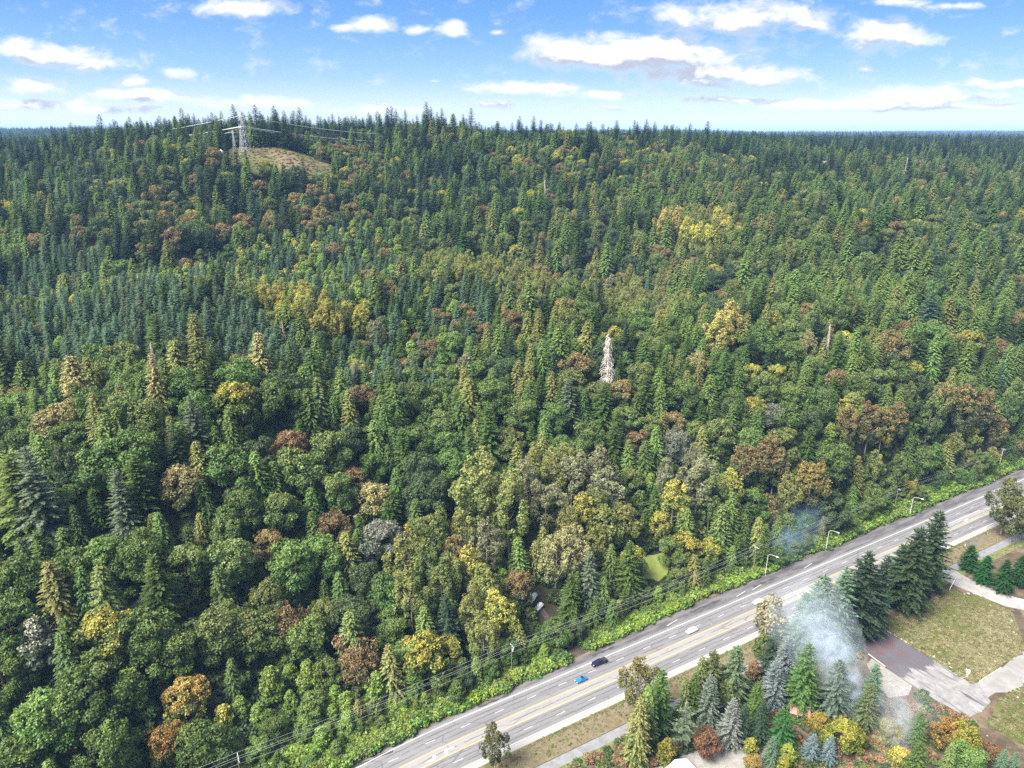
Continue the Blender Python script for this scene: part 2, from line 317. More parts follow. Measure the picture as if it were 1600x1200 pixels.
 (36.9, 340.4, 'cedar', 'yellow', 26, '', ''),
 (23.5, 334.1, 'cedar', 'yellowgreen', 28, '', ''),
 (21.4, 341.0, 'cedar', 'green', 26, '', ''),
 (31.7, 328.0, 'maple', 'brown', 20, 'the brown domed maple', 'brown-topped domed maple standing beside the bleached dead snag'),
 (18.6, 315.9, 'cedar', 'yellow', 20, '', ''),
 (8.8, 308.9, 'cedar', 'green', 22, '', ''),
 (27.0, 307.8, 'fir', 'greygreen', 24, '', ''),
 (42.5, 307.3, 'fir', 'green', 24, '', ''),
 (93.2, 342.4, 'maple', 'tan', 20, '', ''),
 (103.3, 404.7, 'cottonwood', 'yellow', 26, '', ''),
 (117.1, 370.1, 'cottonwood', 'amberpale', 27, 'the pale gold cottonwood', 'pale gold ragged cottonwood on the near ridge'),
 (106.8, 356.3, 'cottonwood', 'amberpale', 28, '', ''),
 (104.9, 333.8, 'fir', 'green', 28, '', ''),
 (94.3, 320.1, 'cedar', 'yellowgreen', 26, '', ''),
 (82.1, 319.6, 'maple', 'green', 22, '', ''),
 (106.8, 319.0, 'maple', 'green', 22, '', ''),
 (74.1, 328.0, 'cedar', 'green', 24, '', ''),
 (86.0, 486.2, 'cottonwood', 'yellowolive', 22, '', ''),
 (61.2, 520.5, 'cottonwood', 'yellow', 20, '', ''),
 (47.4, 523.7, 'cottonwood', 'olive', 18, '', ''),
 (29.2, 376.2, 'maple', 'brown', 18, '', ''),
 (9.9, 555.5, 'cottonwood', 'yellow', 18, '', ''),
 (41.8, 548.8, 'cottonwood', 'greyolive', 16, '', ''),
 (0.0, 361.1, 'maple', 'brown', 18, '', ''),
 (121.0, 574.0, 'cottonwood', 'amberpale', 30, 'the yellow cottonwood grove', 'amber cottonwood at the edge of the bright yellow grove high on the slope'),
 (130.3, 575.7, 'cottonwood', 'amberpale', 30, '', ''),
 (136.1, 561.4, 'cottonwood', 'yellowbright', 28, '', ''),
 (142.0, 554.3, 'cottonwood', 'yellowbright', 28, '', ''),
 (149.3, 567.0, 'cottonwood', 'yellow', 30, '', ''),
 (160.9, 563.9, 'cottonwood', 'yellowbright', 30, '', ''),
 (165.8, 544.3, 'cottonwood', 'yellow', 28, '', ''),
 (156.3, 557.3, 'cottonwood', 'yellow', 26, '', ''),
 (150.8, 553.7, 'cottonwood', 'yellowbright', 24, '', ''),
 (164.6, 557.7, 'cottonwood', 'yellowbright', 26, '', ''),
 (192.7, 476.5, 'alder', 'limebright', 18, '', ''),
 (196.2, 506.1, 'cottonwood', 'yellowolive', 26, '', ''),
 (187.9, 507.4, 'cottonwood', 'olive', 26, '', ''),
 (259.8, 530.5, 'maple', 'orange', 16, '', ''),
 (154.0, 356.3, 'cottonwood', 'pale', 20, '', ''),
 (177.4, 366.9, 'maple', 'goldspot', 16, '', ''),
 (196.8, 380.5, 'cedar', 'yellowgreen', 26, '', ''),
 (212.4, 390.3, 'maple', 'orange', 14, '', ''),
 (200.8, 363.1, 'maple', 'brown', 22, '', ''),
 (225.1, 363.5, 'cedar', 'yellowgreen', 28, '', ''),
 (259.2, 387.9, 'maple', 'goldspot', 20, '', ''),
 (180.3, 347.9, 'cedar', 'green', 26, '', ''),
 (159.4, 360.6, 'fir', 'dark', 28, '', ''),
 (226.4, 376.4, 'maple', 'green', 24, '', ''),
 (228.5, 396.8, 'cedar', 'yellowgreen', 24, '', ''),
 (213.5, 406.4, 'cedar', 'yellowgreen', 28, '', ''),
 (239.0, 449.9, 'cedar', 'yellowgreen', 26, '', ''),
 (131.5, 310.5, 'maple', 'green', 22, '', ''),
 (125.5, 313.7, 'maple', 'grey', 18, '', ''),
 (115.9, 317.5, 'maple', 'goldspot', 18, '', ''),
 (213.6, 348.6, 'maple', 'deep', 16, '', ''),
 (-117.9, 359.0, 'cottonwood', 'gold', 20, '', ''),
 (-110.7, 361.4, 'cottonwood', 'gold', 20, '', ''),
 (-105.8, 367.9, 'cottonwood', 'gold', 20, 'the golden cottonwood row', 'golden cottonwood in the row on the far bench'),
 (-99.8, 370.8, 'cottonwood', 'gold', 20, '', ''),
 (-90.2, 363.7, 'cottonwood', 'olive', 20, '', ''),
 (-80.6, 374.0, 'cottonwood', 'gold', 20, '', ''),
 (-71.4, 359.5, 'cottonwood', 'greyolive', 22, '', ''),
 (-203.1, 543.6, 'maple', 'rust', 20, 'the wide red-brown maple', 'wide red-brown domed maple on the far slope below the towers'),
 (-201.5, 501.5, 'maple', 'brown', 20, '', ''),
 (-214.4, 476.7, 'maple', 'deep', 24, '', ''),
 (-219.4, 468.2, 'maple', 'brown', 22, '', ''),
 (-156.8, 551.2, 'maple', 'brown', 22, '', ''),
 (-142.6, 542.1, 'maple', 'brown', 22, '', ''),
 (-121.7, 487.9, 'maple', 'brown', 16, '', ''),
 (-84.8, 474.4, 'maple', 'brown', 16, '', ''),
 (-67.8, 505.6, 'maple', 'brown', 16, '', ''),
 (-71.4, 403.8, 'maple', 'brown', 14, '', ''),
 (-349.3, 545.3, 'cottonwood', 'gold', 20, '', ''),
 (-235.8, 537.2, 'maple', 'gold', 16, '', ''),
 (24.1, -14269.8, 'fir', 'dark', 32, '', ''),
 (-58.0, -11450.2, 'fir', 'dark', 33, '', ''),
 (-135.4, -10686.6, 'fir', 'dark', 34, '', ''),
 (-317.8, -17077.8, 'fir', 'dark', 31, '', ''),
 (-590.4, -19380.0, 'fir', 'dark', 27, '', ''),
 (-861.2, -17552.2, 'fir', 'dark', 27, '', ''),
 (738.8, -9947.3, 'fir', 'dark', 28, '', ''),
 (833.8, -8985.4, 'fir', 'dark', 28, '', ''),
 (-4.9, 157.5, 'cottonwood', 'darkolive', 17, 'the lone leafy tree on the verge', 'olive-brown leafy tree standing alone on the verge between highway and path'),
 (40.4, 180.2, 'cottonwood', 'yellowbrown', 21, 'the yellow-brown tree by the path', 'yellow-brown leafy tree leaning over the highway from the path side'),
 (36.2, 160.4, 'cedar', 'yellow', 25, '', 'broad yellow-olive conifer at the path end, below the yellow-brown leafy tree'),
 (40.1, 166.5, 'cedar', 'limecedar', 24, '', 'lime-green conifer squeezed between the yellow-brown tree and a broad conifer'),
 (45.2, 159.3, 'alder', 'goldlime', 11, '', 'low yellow-lime tree at the foot of the broad yellow-olive conifer'),
 (44.4, 170.9, 'fir', 'green', 24, '', 'ragged green fir with bare lower trunk beside the yellow-brown tree'),
 (50.7, 164.1, 'pine', 'greygreen', 18, '', 'tufted grey-green pine leaning beside the brown-red round tree'),
 (61.0, 174.4, 'spruce', 'silver', 19, 'the silver-green spruce', 'tallest silver-green spruce, dense and pointed, above the brown-red round tree'),
 (65.6, 166.6, 'spruce', 'silverbare', 18, '', 'thin silver spruce with its pale trunk showing through the boughs'),
 (57.3, 162.1, 'maple', 'redbrown', 11, '', 'brown-red round tree at the foot of the silver-green spruce'),
 (63.0, 181.6, 'fir', 'olivefir', 22, '', 'dark olive fir standing against the highway shoulder'),
 (59.9, 181.9, 'cedar', 'olive', 20, '', 'olive conifer at the shoulder beside the dark olive fir'),
 (70.0, 182.1, 'fir', 'palegreen', 24, 'the pale weeping conifer', 'soft pale green conifer with weeping boughs beside the highway shoulder'),
 (74.7, 173.1, 'fir', 'green', 18, '', 'green weeping conifer below the pale weeping one'),
 (93.7, 214.5, 'alder', 'thinolive', 20, '', 'thin half-bare leafy tree overlapping the white car on the highway'),
 (84.1, 182.2, 'spruce', 'smokeblue', 18, 'the blue-grey wispy tree', 'smoke-tinted blue-grey tree with wispy boughs at the edge of the smoke'),
 (88.9, 188.5, 'spruce', 'smokeblue', 22, '', 'taller smoke-tinted blue-grey tree behind the wispy one, in thin smoke'),
 (87.2, 194.1, 'fir', 'dark', 20, '', 'dark fir standing between the highway and the blue-grey trees'),
 (87.7, 204.1, 'alder', 'olive', 12, '', 'low olive tree between shoulder and the dark fir'),
 (80.0, 165.3, 'fir', 'roundgreen', 15, '', 'low wide dark green conifer beside the red-roofed shed'),
 (91.7, 179.7, 'fir', 'green', 26, '', 'tall green fir with smoke drifting across its lower half'),
 (106.5, 207.2, 'fir', 'bluegreen', 32, '', 'tall bluish fir behind the smoke at the highway edge'),
 (100.3, 203.8, 'fir', 'bluegreen', 28, '', 'bluish fir left of the thickest smoke by the shoulder'),
 (115.8, 209.9, 'fir', 'bluegreen', 34, 'the tall bluish fir by the wet pavement', 'tall bluish fir standing between the smoke and the wet pavement'),
 (124.9, 215.9, 'fir', 'dark', 36, '', 'tall dark fir with two tops beside the wet pavement'),
 (130.7, 216.6, 'fir', 'dark', 34, '', 'slim dark fir next to the two-topped fir'),
 (151.6, 230.7, 'fir', 'darkgreen', 38, 'the massive dark fir by the grass field', 'massive dark green fir at the corner of the grass field'),
 (166.5, 243.6, 'fir', 'darkgreen', 36, '', 'tall dark fir behind the massive one, overlapping the highway'),
 (149.1, 233.6, 'fir', 'darkgreen', 28, '', 'shorter dark fir in front of the massive one'),
 (226.0, 286.9, 'cottonwood', 'darkolive', 27, '', 'brown-olive leafy tree by the highway at the far bend'),
 (225.9, 279.8, 'cottonwood', 'darkolive', 25, '', 'second brown-olive leafy tree at the far bend'),
 (193.4, 258.0, 'fir', 'deepgreen', 12, '', 'rounded deep green conifer beside the white gate'),
 (193.6, 248.9, 'fir', 'deepgreen', 13, '', 'taller of the deep green conifers between gate and driveway'),
 (197.6, 242.6, 'fir', 'deepgreen', 15, 'the deep green conifers by the driveway', 'largest deep green conifer above the curving driveway'),
 (206.6, 247.3, 'fir', 'deepgreen', 14, '', 'deep green conifer at the far end of the driveway row'),
 (102.0, 178.7, 'fir', 'smokegreen', 22, 'the bare-trunked fir in the smoke', 'fir with a bare pale trunk standing in the thick smoke'),
 (112.9, 177.6, 'fir', 'bluegreen', 20, '', 'bluish fir beside the gravel patch, half hidden by smoke'),
 (108.7, 172.8, 'fir', 'olivefir', 17, '', 'dull olive fir with a bare leaning trunk below the gravel patch'),
 (94.1, 171.0, 'maple', 'goldolive', 9, '', 'gold-leaved bush-like tree beside the red-roofed shed'),
 (98.0, 163.9, 'maple', 'goldlime', 13, '', 'gold-green round tree behind the two small blue spruces'),
 (101.6, 164.5, 'maple', 'goldlime', 11, '', 'gold-green tree nearest the second plume of smoke'),
 (87.8, 161.2, 'spruce', 'blue', 10, 'the powder-blue spruces', 'small powder-blue spruce, the one closer to the shed'),
 (92.8, 160.2, 'spruce', 'blue', 10, '', 'small powder-blue spruce under the gold-green trees'),
 (80.0, 158.9, 'alder', 'limebright', 9, '', 'bright lime small tree below the wide dark conifer'),
 (77.7, 154.9, 'alder', 'goldlime', 8, '', 'yellow-lime bush-like tree at the lower edge below the bright lime one'),
 (75.6, 159.3, 'fir', 'bluegreen', 11, '', 'small bluish fir between the thin silver spruce and the lime tree'),
 (70.7, 162.7, 'alder', 'goldlime', 7, '', 'small yellow bush-like tree by the gravel yard'),
 (69.6, 157.2, 'maple', 'orange', 6, '', 'small orange-leaved tree by the gravel yard'),
 (114.5, 170.0, 'maple', 'goldlime', 7, '', 'small yellow tree beside the dead trunk above the second smoke'),
 (116.8, 167.7, 'maple', 'goldlime', 6, '', 'low yellow-green tree beside the spreading dark fir'),
 (121.5, 166.3, 'fir', 'green', 13, '', 'spreading green fir beside the orange round tree'),
 (130.8, 165.9, 'maple', 'orangered', 11, 'the orange-red round tree', 'orange-red round tree by the pavement end'),
 (133.1, 162.0, 'maple', 'goldlime', 13, '', 'yellow-green tree hugging the orange-red round tree'),
 (114.6, 154.1, 'fir', 'green', 14, '', 'green fir below the spreading one at the lower edge'),
 (122.8, 153.2, 'cedar', 'olive', 15, '', 'olive conifer below the orange-red round tree'),
 (129.9, 154.9, 'maple', 'yellowgreen', 12, '', 'yellow-green round tree at the lower edge beside the olive conifer'),
 (140.7, 156.6, 'fir', 'bluegreen', 9, '', 'small bluish fir at the lower edge near the boulders'),
 (144.5, 156.5, 'fir', 'bluegreen', 8, '', 'last small bluish fir beyond the boulders'),
 (140.3, 159.9, 'maple', 'redbrown', 8, '', 'brownish low tree beside the small bluish firs'),
 (112.8, 158.7, 'maple', 'yellowbright', 8, '', 'pale yellow tree inside the second plume of smoke'),
 (54.0, 175.5, 'cedar', 'olive', 17, '', 'olive conifer between the ragged fir and the silver-green spruce'),
 (56.3, 177.1, 'fir', 'green', 18, '', 'green fir crowding behind the silver-green spruce'),
 (68.2, 183.1, 'maple', 'olive', 14, '', 'dull olive leafy tree behind the silver-green spruce'),
 (69.3, 167.3, 'fir', 'dark', 15, '', 'dark fir crowding behind the thin silver spruce'),
 (74.6, 166.2, 'fir', 'dark', 16, '', 'dark fir between the thin silver spruce and the shed'),
 (81.3, 193.3, 'alder', 'rust', 9, '', 'rusty low leafy tree beside the pale weeping conifer'),
 (46.4, 325.8, 'snag', 'bleached', 32, 'the bleached dead snag', 'bleached grey dead conifer, bare branches drooping, alone on the mid slope'),
 (166.1, 358.4, 'snag', 'bleached', 24, '', 'thin grey dead snag beside a dark fir on the far bank'),
 (-137.6, 259.9, 'snag', 'bleached', 30, '', 'bleached bare dead top rising behind the tan conifer'),
 (-110.5, 333.8, 'snag', 'bleached', 20, '', 'thin white dead spike behind the bluish young firs'),
 (29.3, 650.7, 'snag', 'bleached', 26, '', 'pale dead conifer standing among dark firs far up the slope'),
 (394.4, 744.0, 'snag', 'bleached', 30, '', 'tall bare reddish-grey dead trunk near the distant houses'),
]
PATCHES = [(-192.0, 331.0, 72.0, 29.0, 'plantation'), (-133.0, 319.0, 42.0, 22.0, 'plantation'), (-285.0, 409.0, 32.0, 84.0, 'plantation'), (-135.0, 459.0, 82.0, 83.0, 'alderlight'), (-194.0, 390.0, 38.0, 65.0, 'alderlight'), (-107.0, 364.0, 30.0, 18.0, 'goldwood'), (-245.0, 504.0, 81.0, 54.0, 'brownmaple'), (-156.0, 557.0, 40.0, 35.0, 'brownmaple'), (-38.0, 380.0, 38.0, 27.0, 'youngmix'), (-63.0, 334.0, 28.0, 31.0, 'youngmix'), (-98.0, 454.0, 46.0, 53.0, 'youngmix'), (-4.0, 462.0, 53.0, 91.0, 'olivescrub'), (59.0, 465.0, 75.0, 71.0, 'olivescrub'), (151.0, 589.0, 36.0, 34.0, 'yellowgrove'), (228.0, 414.0, 78.0, 87.0, 'rightslope'), (170.0, 473.0, 68.0, 106.0, 'rightslope'), (236.0, 347.0, 44.0, 15.0, 'cottonstrip'), (176.0, 316.0, 22.0, 15.0, 'cottonstrip'), (112.0, 287.0, 26.0, 15.0, 'cottonstrip'), (78.0, 277.0, 17.0, 15.0, 'cottonstrip'), (24.0, 259.0, 24.0, 20.0, 'cottonstrip'), (-28.0, 225.0, 26.0, 18.0, 'cottonstrip'), (-71.0, 171.0, 21.0, 15.0, 'limeclump'), (-118.0, 164.0, 40.0, 19.0, 'greenmaple'), (-52.0, 259.0, 51.0, 27.0, 'greenmaple'), (121.0, 313.0, 36.0, 24.0, 'greenmaple'), (29.0, 305.0, 32.0, 21.0, 'greenmaple'), (-106.0, 205.0, 68.0, 25.0, 'greenmaple'), (218.0, 353.0, 30.0, 15.0, 'greenmaple'), (-56.0, 642.0, 101.0, 63.0, 'darkconifer'), (-286.0, 602.0, 142.0, 73.0, 'darkconifer'), (-244.0, 1200.0, 132.0, 520.0, 'ridgefir'), (-603.0, 1188.0, 216.0, 581.0, 'ridgefir'), (126.0, 728.0, 89.0, 140.0, 'conifermix'), (481.0, 1119.0, 191.0, 615.0, 'conifermix'), (62.0, 717.0, 92.0, 40.0, 'farmaple'), (170.0, 794.0, 102.0, 56.0, 'farmaple'), (-139.0, 672.0, 34.0, 47.0, 'farmaple'), (107.0, 605.0, 62.0, 72.0, 'rightslope'), (321.0, 514.0, 60.0, 120.0, 'darkmix')]


def road_st(x, y):
    """distance across (s) and along (t) the highway"""
    return x * RN[0] + y * RN[1], x * RD[0] + y * RD[1]


_CP = np.array(CONTROL, dtype=float)


def _phi(a, b):
    d = np.sqrt(((a[:, None, :] - b[None, :, :]) ** 2).sum(-1) + 60.0 ** 2)
    return d


_A = _phi(_CP[:, :2], _CP[:, :2])
_W = np.linalg.solve(_A + np.eye(len(_CP)) * -2.0, _CP[:, 2])


def smooth(a, b, x):
    t = np.clip((x - a) / (b - a), 0, 1)
    return t * t * (3 - 2 * t)


def ground_z(x, y):
    x = np.atleast_1d(np.asarray(x, float)); y = np.atleast_1d(np.asarray(y, float))
    out = np.empty(len(x))
    for i in range(0, len(x), 20000):
        P = np.stack([x[i:i + 20000], y[i:i + 20000]], 1)
        out[i:i + 20000] = _phi(P, _CP[:, :2]) @ _W
    s, t = road_st(x, y)
    out = np.clip(out, 0, 185)
    out += smooth(215, 300, s) * (1 - smooth(430, 640, y)) * (5.5 * np.sin(x * .034 + y * .021 + .6 * np.sin(y * .013)) + 4.5 * np.sin(x * .019 - y * .043 + 1.7))
    out += 1.2 * (np.sin(x * .061 + 1.3) * np.sin(y * .053 + .4) + .6 * np.sin(x * .13 + y * .09)) * smooth(180, 230, s)
    return np.maximum(out, 0) * smooth(169.5, 196, s)


def gz(x, y): return float(ground_z(x, y)[0])
def at(t, s): return RD * t + RN * s


# ------------------------------------------------------------------ helpers
def tag(o, label=None, cat=None, group=None, kind=None):
    if label: o['label'] = label
    if cat: o['category'] = cat
    if group: o['group'] = group
    if kind: o['kind'] = kind
    return o


def link(name, data, parent=None, loc=(0, 0, 0), rotz=0.0):
    o = bpy.data.objects.new(name, data); COL.objects.link(o)
    if parent is not None: o.parent = parent
    o.location = loc; o.rotation_euler = (0, 0, rotz)
    return o


def empty(name, loc, rotz=0.0):
    return link(name, None, None, loc, rotz)


class MB:
    """collects boxes, tubes and faces into one mesh"""
    def __init__(self): self.v = []; self.f = []
    def face(self, pts):
        b = len(self.v); self.v += [tuple(p) for p in pts]; self.f.append(tuple(range(b, b + len(pts)))); return self
    def grid(self, rows, close=False):
        b = len(self.v); n = len(rows[0])
        for r in rows: self.v += [tuple(p) for p in r]
        for i in range(len(rows) - 1):
            for j in range(n if close else n - 1):
                k = (j + 1) % n
                self.f.append((b + i * n + j, b + i * n + k, b + (i + 1) * n + k, b + (i + 1) * n + j))
        return self
    def box(self, c, size, rotz=0.0, top=1.0):
        x, y, z = (s / 2 for s in size); ca, sa = math.cos(rotz), math.sin(rotz); b = len(self.v)
        for zz in (-z, z):
            k = top if zz > 0 else 1.0
            for (px, py) in ((-x, -y), (x, -y), (x, y), (-x, y)):
                px *= k; py *= k
                self.v.append((c[0] + px * ca - py * sa, c[1] + px * sa + py * ca, c[2] + zz))
        for q in ((3, 2, 1, 0), (4, 5, 6, 7), (0, 1, 5, 4), (1, 2, 6, 5), (2, 3, 7, 6), (3, 0, 4, 7)): self.f.append(tuple(b + i for i in q))
        return self
    def tube(self, pts, r0, r1=None, n=6, cap=True):
        r1 = r0 if r1 is None else r1
        pts = [Vector(p) for p in pts]; m = len(pts); rows = []
        for i, p in enumerate(pts):
            d = (pts[min(i + 1, m - 1)] - pts[max(i - 1, 0)]).normalized()
            a = d.orthogonal().normalized() if abs(d.z) > .95 else Vector((-d.y, d.x, 0)).normalized()
            c = d.cross(a); r = r0 + (r1 - r0) * i / max(m - 1, 1)
            rows.append([p + (a * math.cos(2 * math.pi * j / n) + c * math.sin(2 * math.pi * j / n)) * r for j in range(n)])
        self.grid(rows, True)
        if cap: self.face(rows[0][::-1]); self.face(rows[-1])
        return self
    def mesh(self, name, mat=None, smooth=False):
        m = bpy.data.meshes.new(name); m.from_pydata([tuple(v) for v in self.v], [], self.f); m.update()
        if mat: m.materials.append(mat)
        if smooth:
            for p in m.polygons: p.use_smooth = True
        return m
    def build(self, name, mat, parent=None, loc=(0, 0, 0), rotz=0.0, smooth=False):
        return link(name, self.mesh(name, mat, smooth), parent, loc, rotz)


def new_mat(name):
    m = bpy.data.materials.new(name); m.use_nodes = True; m.node_tree.nodes.clear()
    t = NT(m.node_tree); o = t.n('ShaderNodeOutputMaterial')
    return m, t, o


def surface(t, o, col, rough=.7, spec=.3, metal=0.0, bump=None, bstr=.3, bdist=.05):
    b = t.n('ShaderNodeBsdfPrincipled'); t.put(b.inputs['Base Color'], col); t.put(b.inputs['Roughness'], rough)
    b.inputs['Specular IOR Level'].default_value = spec; b.inputs['Metallic'].default_value = metal
    if bump is not None:
        n = t.n('ShaderNodeBump'); n.inputs['Strength'].default_value = bstr; n.inputs['Distance'].default_value = bdist
        t.put(n.inputs['Height'], bump); t.put(b.inputs['Normal'], n.outputs[0])
    t.put(o.inputs[0], b.outputs[0]); return b


def rgb(c): return (c[0], c[1], c[2], 1.0)


def worn(name, c, rough=.6, spec=.3, metal=0.0, var=.25, scale=3.0):
    m, t, o = new_mat(name)
    tc = t.n('ShaderNodeTexCoord')
    nz = t.noise(tc.outputs['Object'], scale, 5)
    col = t.mix(t.step(nz, .3, .75), rgb([x * (1 - var) for x in c]), rgb([min(1, x * (1 + var * .5)) for x in c]))
    surface(t, o, col, rough, spec, metal)
    return m


# ------------------------------------------------------------------ materials of the setting
def road_surface():
    m, t, o = new_mat('weathered_asphalt'); tc = t.n('ShaderNodeTexCoord'); p = tc.outputs['Object']
    x, y, z = t.sep(p)
    bd = t.math('DIVIDE', t.math('MAXIMUM', t.math('SUBTRACT', 75.0, x), 0.0), 36.0)
    y = t.math('MULTIPLY_ADD', t.math('MULTIPLY', bd, bd), 2.0, y); p = t.comb(x, y, z)
    fine = t.noise(p, 2.2, 6, .7)
    big = t.noise(t.mapping(p, scale=(.03, .35, 1)), 1.0, 5, .6)
    streak = t.noise(t.mapping(p, scale=(.012, 2.2, 1)), 1.0, 4, .6)
    col = t.mix(t.step(big, .3, .7), (.106, .104, .11, 1), (.148, .145, .151, 1))
    # worn wheel tracks and oil down the middle of each lane (3.5 m lanes)
    lane = t.math('FRACT', t.math('DIVIDE', t.math('SUBTRACT', y, 144.8), 3.5))
    oil = t.math('MULTIPLY', t.step(t.math('ABSOLUTE', t.math('SUBTRACT', lane, .5)), .0, .28, 1, 0), t.step(streak, .35, .7))
    col = t.mix(t.math('MULTIPLY', oil, .55), col, (.095, .094, .1, 1))
    # median band is paler
    med = t.math('MULTIPLY', t.step(y, 150.9, 151.4), t.step(y, 154.6, 155.1, 1, 0))
    col = t.mix(t.math('MULTIPLY', med, .55), col, (.235, .228, .215, 1))
    # cracks: long joints between lanes, ragged
    wob = t.math('MULTIPLY_ADD', t.noise(t.mapping(p, scale=(.35, .2, 1)), 1.0, 5, .7), 1.1, -.55)
    yy = t.math('ADD', y, wob)
    crack = None
    for c in (146.6, 148.3, 149.9, 153.0, 156.8, 158.8, 160.4):
        w = t.noise(t.mapping(p, loc=(c * 3, 0, 0), scale=(.09, .02, 1)), 1.0, 5, .7)
        k = t.math('MULTIPLY', t.step(t.math('ABSOLUTE', t.math('SUBTRACT', yy, c)), .05, .26, 1, 0), t.step(w, .40, .52))
        crack = k if crack is None else t.math('MAXIMUM', crack, k)
    v = t.n('ShaderNodeTexVoronoi', feature='DISTANCE_TO_EDGE'); t.put(v.inputs['Vector'], t.mapping(t.vec('ADD', p, t.comb(wob, wob, 0)), scale=(.09, .25, 1))); v.inputs['Scale'].default_value = 1.0
    k2 = t.math('MULTIPLY', t.step(v.outputs[0], .008, .028, 1, 0), t.step(t.noise(p, .05, 3), .47, .6))
    crack = t.math('MAXIMUM', crack, t.math('MULTIPLY', k2, .7))
    col = t.mix(t.math('MULTIPLY', crack, .8), col, (.04, .038, .041, 1))
    # north shoulder: dark, patched; south shoulder: pale concrete-like
    ns = t.step(t.math('ADD', y, t.math('MULTIPLY', wob, .8)), 162.9, 163.7)
    dark = t.mix(t.step(t.noise(t.mapping(p, scale=(.08, .5, 1)), 1.0, 5, .65), .38, .62), (.042, .039, .043, 1), (.1, .094, .1, 1))
    col = t.mix(ns, col, dark)
    col = t.mix(t.step(y, 144.5, 144.8, 1, 0), col, (.235, .228, .222, 1))
    col = t.mix(t.math('MULTIPLY', t.step(fine, .3, .8), .25), col, (.23, .228, .232, 1))
    surface(t, o, col, .85, .25, bump=fine, bstr=.15)
    return m


def pavement(name, a, b, crackc=(.05, .05, .05), scale=1.0, damp=None):
    m, t, o = new_mat(name); tc = t.n('ShaderNodeTexCoord'); p = tc.outputs['Object']
    n = t.noise(p, .35 * scale, 6, .65); f = t.noise(p, 4 * scale, 4, .7)
    col = t.mix(t.step(n, .32, .68), rgb(a), rgb(b))
    v = t.n('ShaderNodeTexVoronoi', feature='DISTANCE_TO_EDGE'); t.put(v.inputs['Vector'], t.vec('ADD', p, t.vec('SCALE', t.comb(n, f, 0), scale=1.5))); v.inputs['Scale'].default_value = .12 * scale
    col = t.mix(t.math('MULTIPLY', t.math('MULTIPLY', t.step(v.outputs[0], .002, .009, 1, 0), t.step(f, .4, .6)), .6), col, rgb(crackc))
    if damp:
        x, y, z = t.sep(p)
        d = t.noise(t.mapping(p, rot=(0, 0, R(8)), scale=(.35, .045, 1)), 1.0, 4, .55)
        amount = t.step(t.math('ADD', d, t.math('MULTIPLY', t.step(y, *damp), .55)), .62, .66)
        col = t.mix(amount, col, (.075, .07, .08, 1))
        st = t.noise(t.mapping(p, rot=(0, 0, R(-4)), scale=(.9, .09, 1)), 1.0, 5, .6)
        col = t.mix(t.math('MULTIPLY', t.step(st, .56, .62), .75), col, (.085, .08, .086, 1))
        red = t.math('MULTIPLY', t.step(t.noise(p, .2, 3), .45, .6), t.step(y, damp[1] - 6, damp[1] + 2))
        col = t.mix(t.math('MULTIPLY', red, .6), col, (.1, .05, .045, 1))
    surface(t, o, col, .85, .25, bump=f, bstr=.2)
    return m


def earth(name, cols, scale=.25, rough=.95):
    m, t, o = new_mat(name); tc = t.n('ShaderNodeTexCoord'); p = tc.outputs['Object']
    n = t.noise(p, scale, 7, .65, .4); n2 = t.noise(t.vec('ADD', p, (37, 11, 0)), scale * 4, 5, .7); n3 = t.noise(p, scale * 20, 3, .7)
    col = t.mix(t.step(n, .35, .62), rgb(cols[0]), rgb(cols[1]))
    col = t.mix(t.math('MULTIPLY', t.step(n2, .45, .7), .8), col, rgb(cols[2]))
    if len(cols) > 3: col = t.mix(t.step(t.noise(t.vec('ADD', p, (91, 5, 3)), scale * .7, 4), .52, .64), col, rgb(cols[3]))
    surface(t, o, col, rough, .1, bump=n3, bstr=.6, bdist=.2)
    return m


M_ROAD = road_surface()
M_WHITE = worn('road_paint_white', (.46, .46, .455), .6, .3, var=.22, scale=1.3)
M_YELLOW = worn('road_paint_yellow', (.44, .32, .13), .6, .3, var=.18, scale=1.3)
M_YFADE = worn('road_paint_faded', (.24, .215, .17), .7, .3, var=.3, scale=1.1)
M_PATH = pavement('path_asphalt', (.13, .13, .14), (.18, .18, .187))
M_LOT = pavement('old_parking_asphalt', (.14, .137, .139), (.215, .21, .207), damp=(99.0, 112.0))
M_PAD = pavement('bleached_concrete', (.165, .162, .157), (.215, .21, .203), scale=.6)
M_DRIVE = pavement('driveway_asphalt', (.2, .193, .187), (.27, .262, .25))
M_GRAVEL = earth('gravel', [(.2, .193, .18), (.26, .25, .235), (.14, .13, .11)], .6)
M_FLOOR = earth('forest_floor', [(.022, .026, .014), (.035, .04, .017), (.045, .034, .022)], .12)
M_VERGE = earth('dry_verge', [(.12, .095, .062), (.16, .132, .085), (.08, .072, .038)], .5)
M_GREENV = earth('green_verge', [(.07, .11, .03), (.12, .15, .04), (.2, .17, .09)], .4)
M_FIELD = earth('rough_grass', [(.10, .098, .052), (.12, .105, .06), (.062, .07, .035), (.08, .09, .025)], .18)
M_DUFF = earth('needle_duff', [(.06, .045, .032), (.1, .072, .05), (.035, .036, .02), (.13, .10, .065)], .2)
M_CLEAR = earth('clearing_grass', [(.095, .09, .036), (.08, .095, .03), (.075, .05, .032), (.13, .1, .062)], .06)
M_DIRT = earth('dirt_track', [(.06, .048, .04), (.085, .068, .056), (.035, .032, .022)], .5)
M_POND = earth('duckweed', [(.16, .2, .045), (.2, .235, .06), (.12, .17, .04)], .5, .6)
M_CURB = worn('curb_concrete', (.42, .41, .39), .8)
M_ROCK = worn('boulder_stone', (.27, .26, .235), .9, var=.4, scale=1.5)
M_STEEL = worn('galvanised_steel', (.42, .44, .47), .5, .4, .1, var=.15)
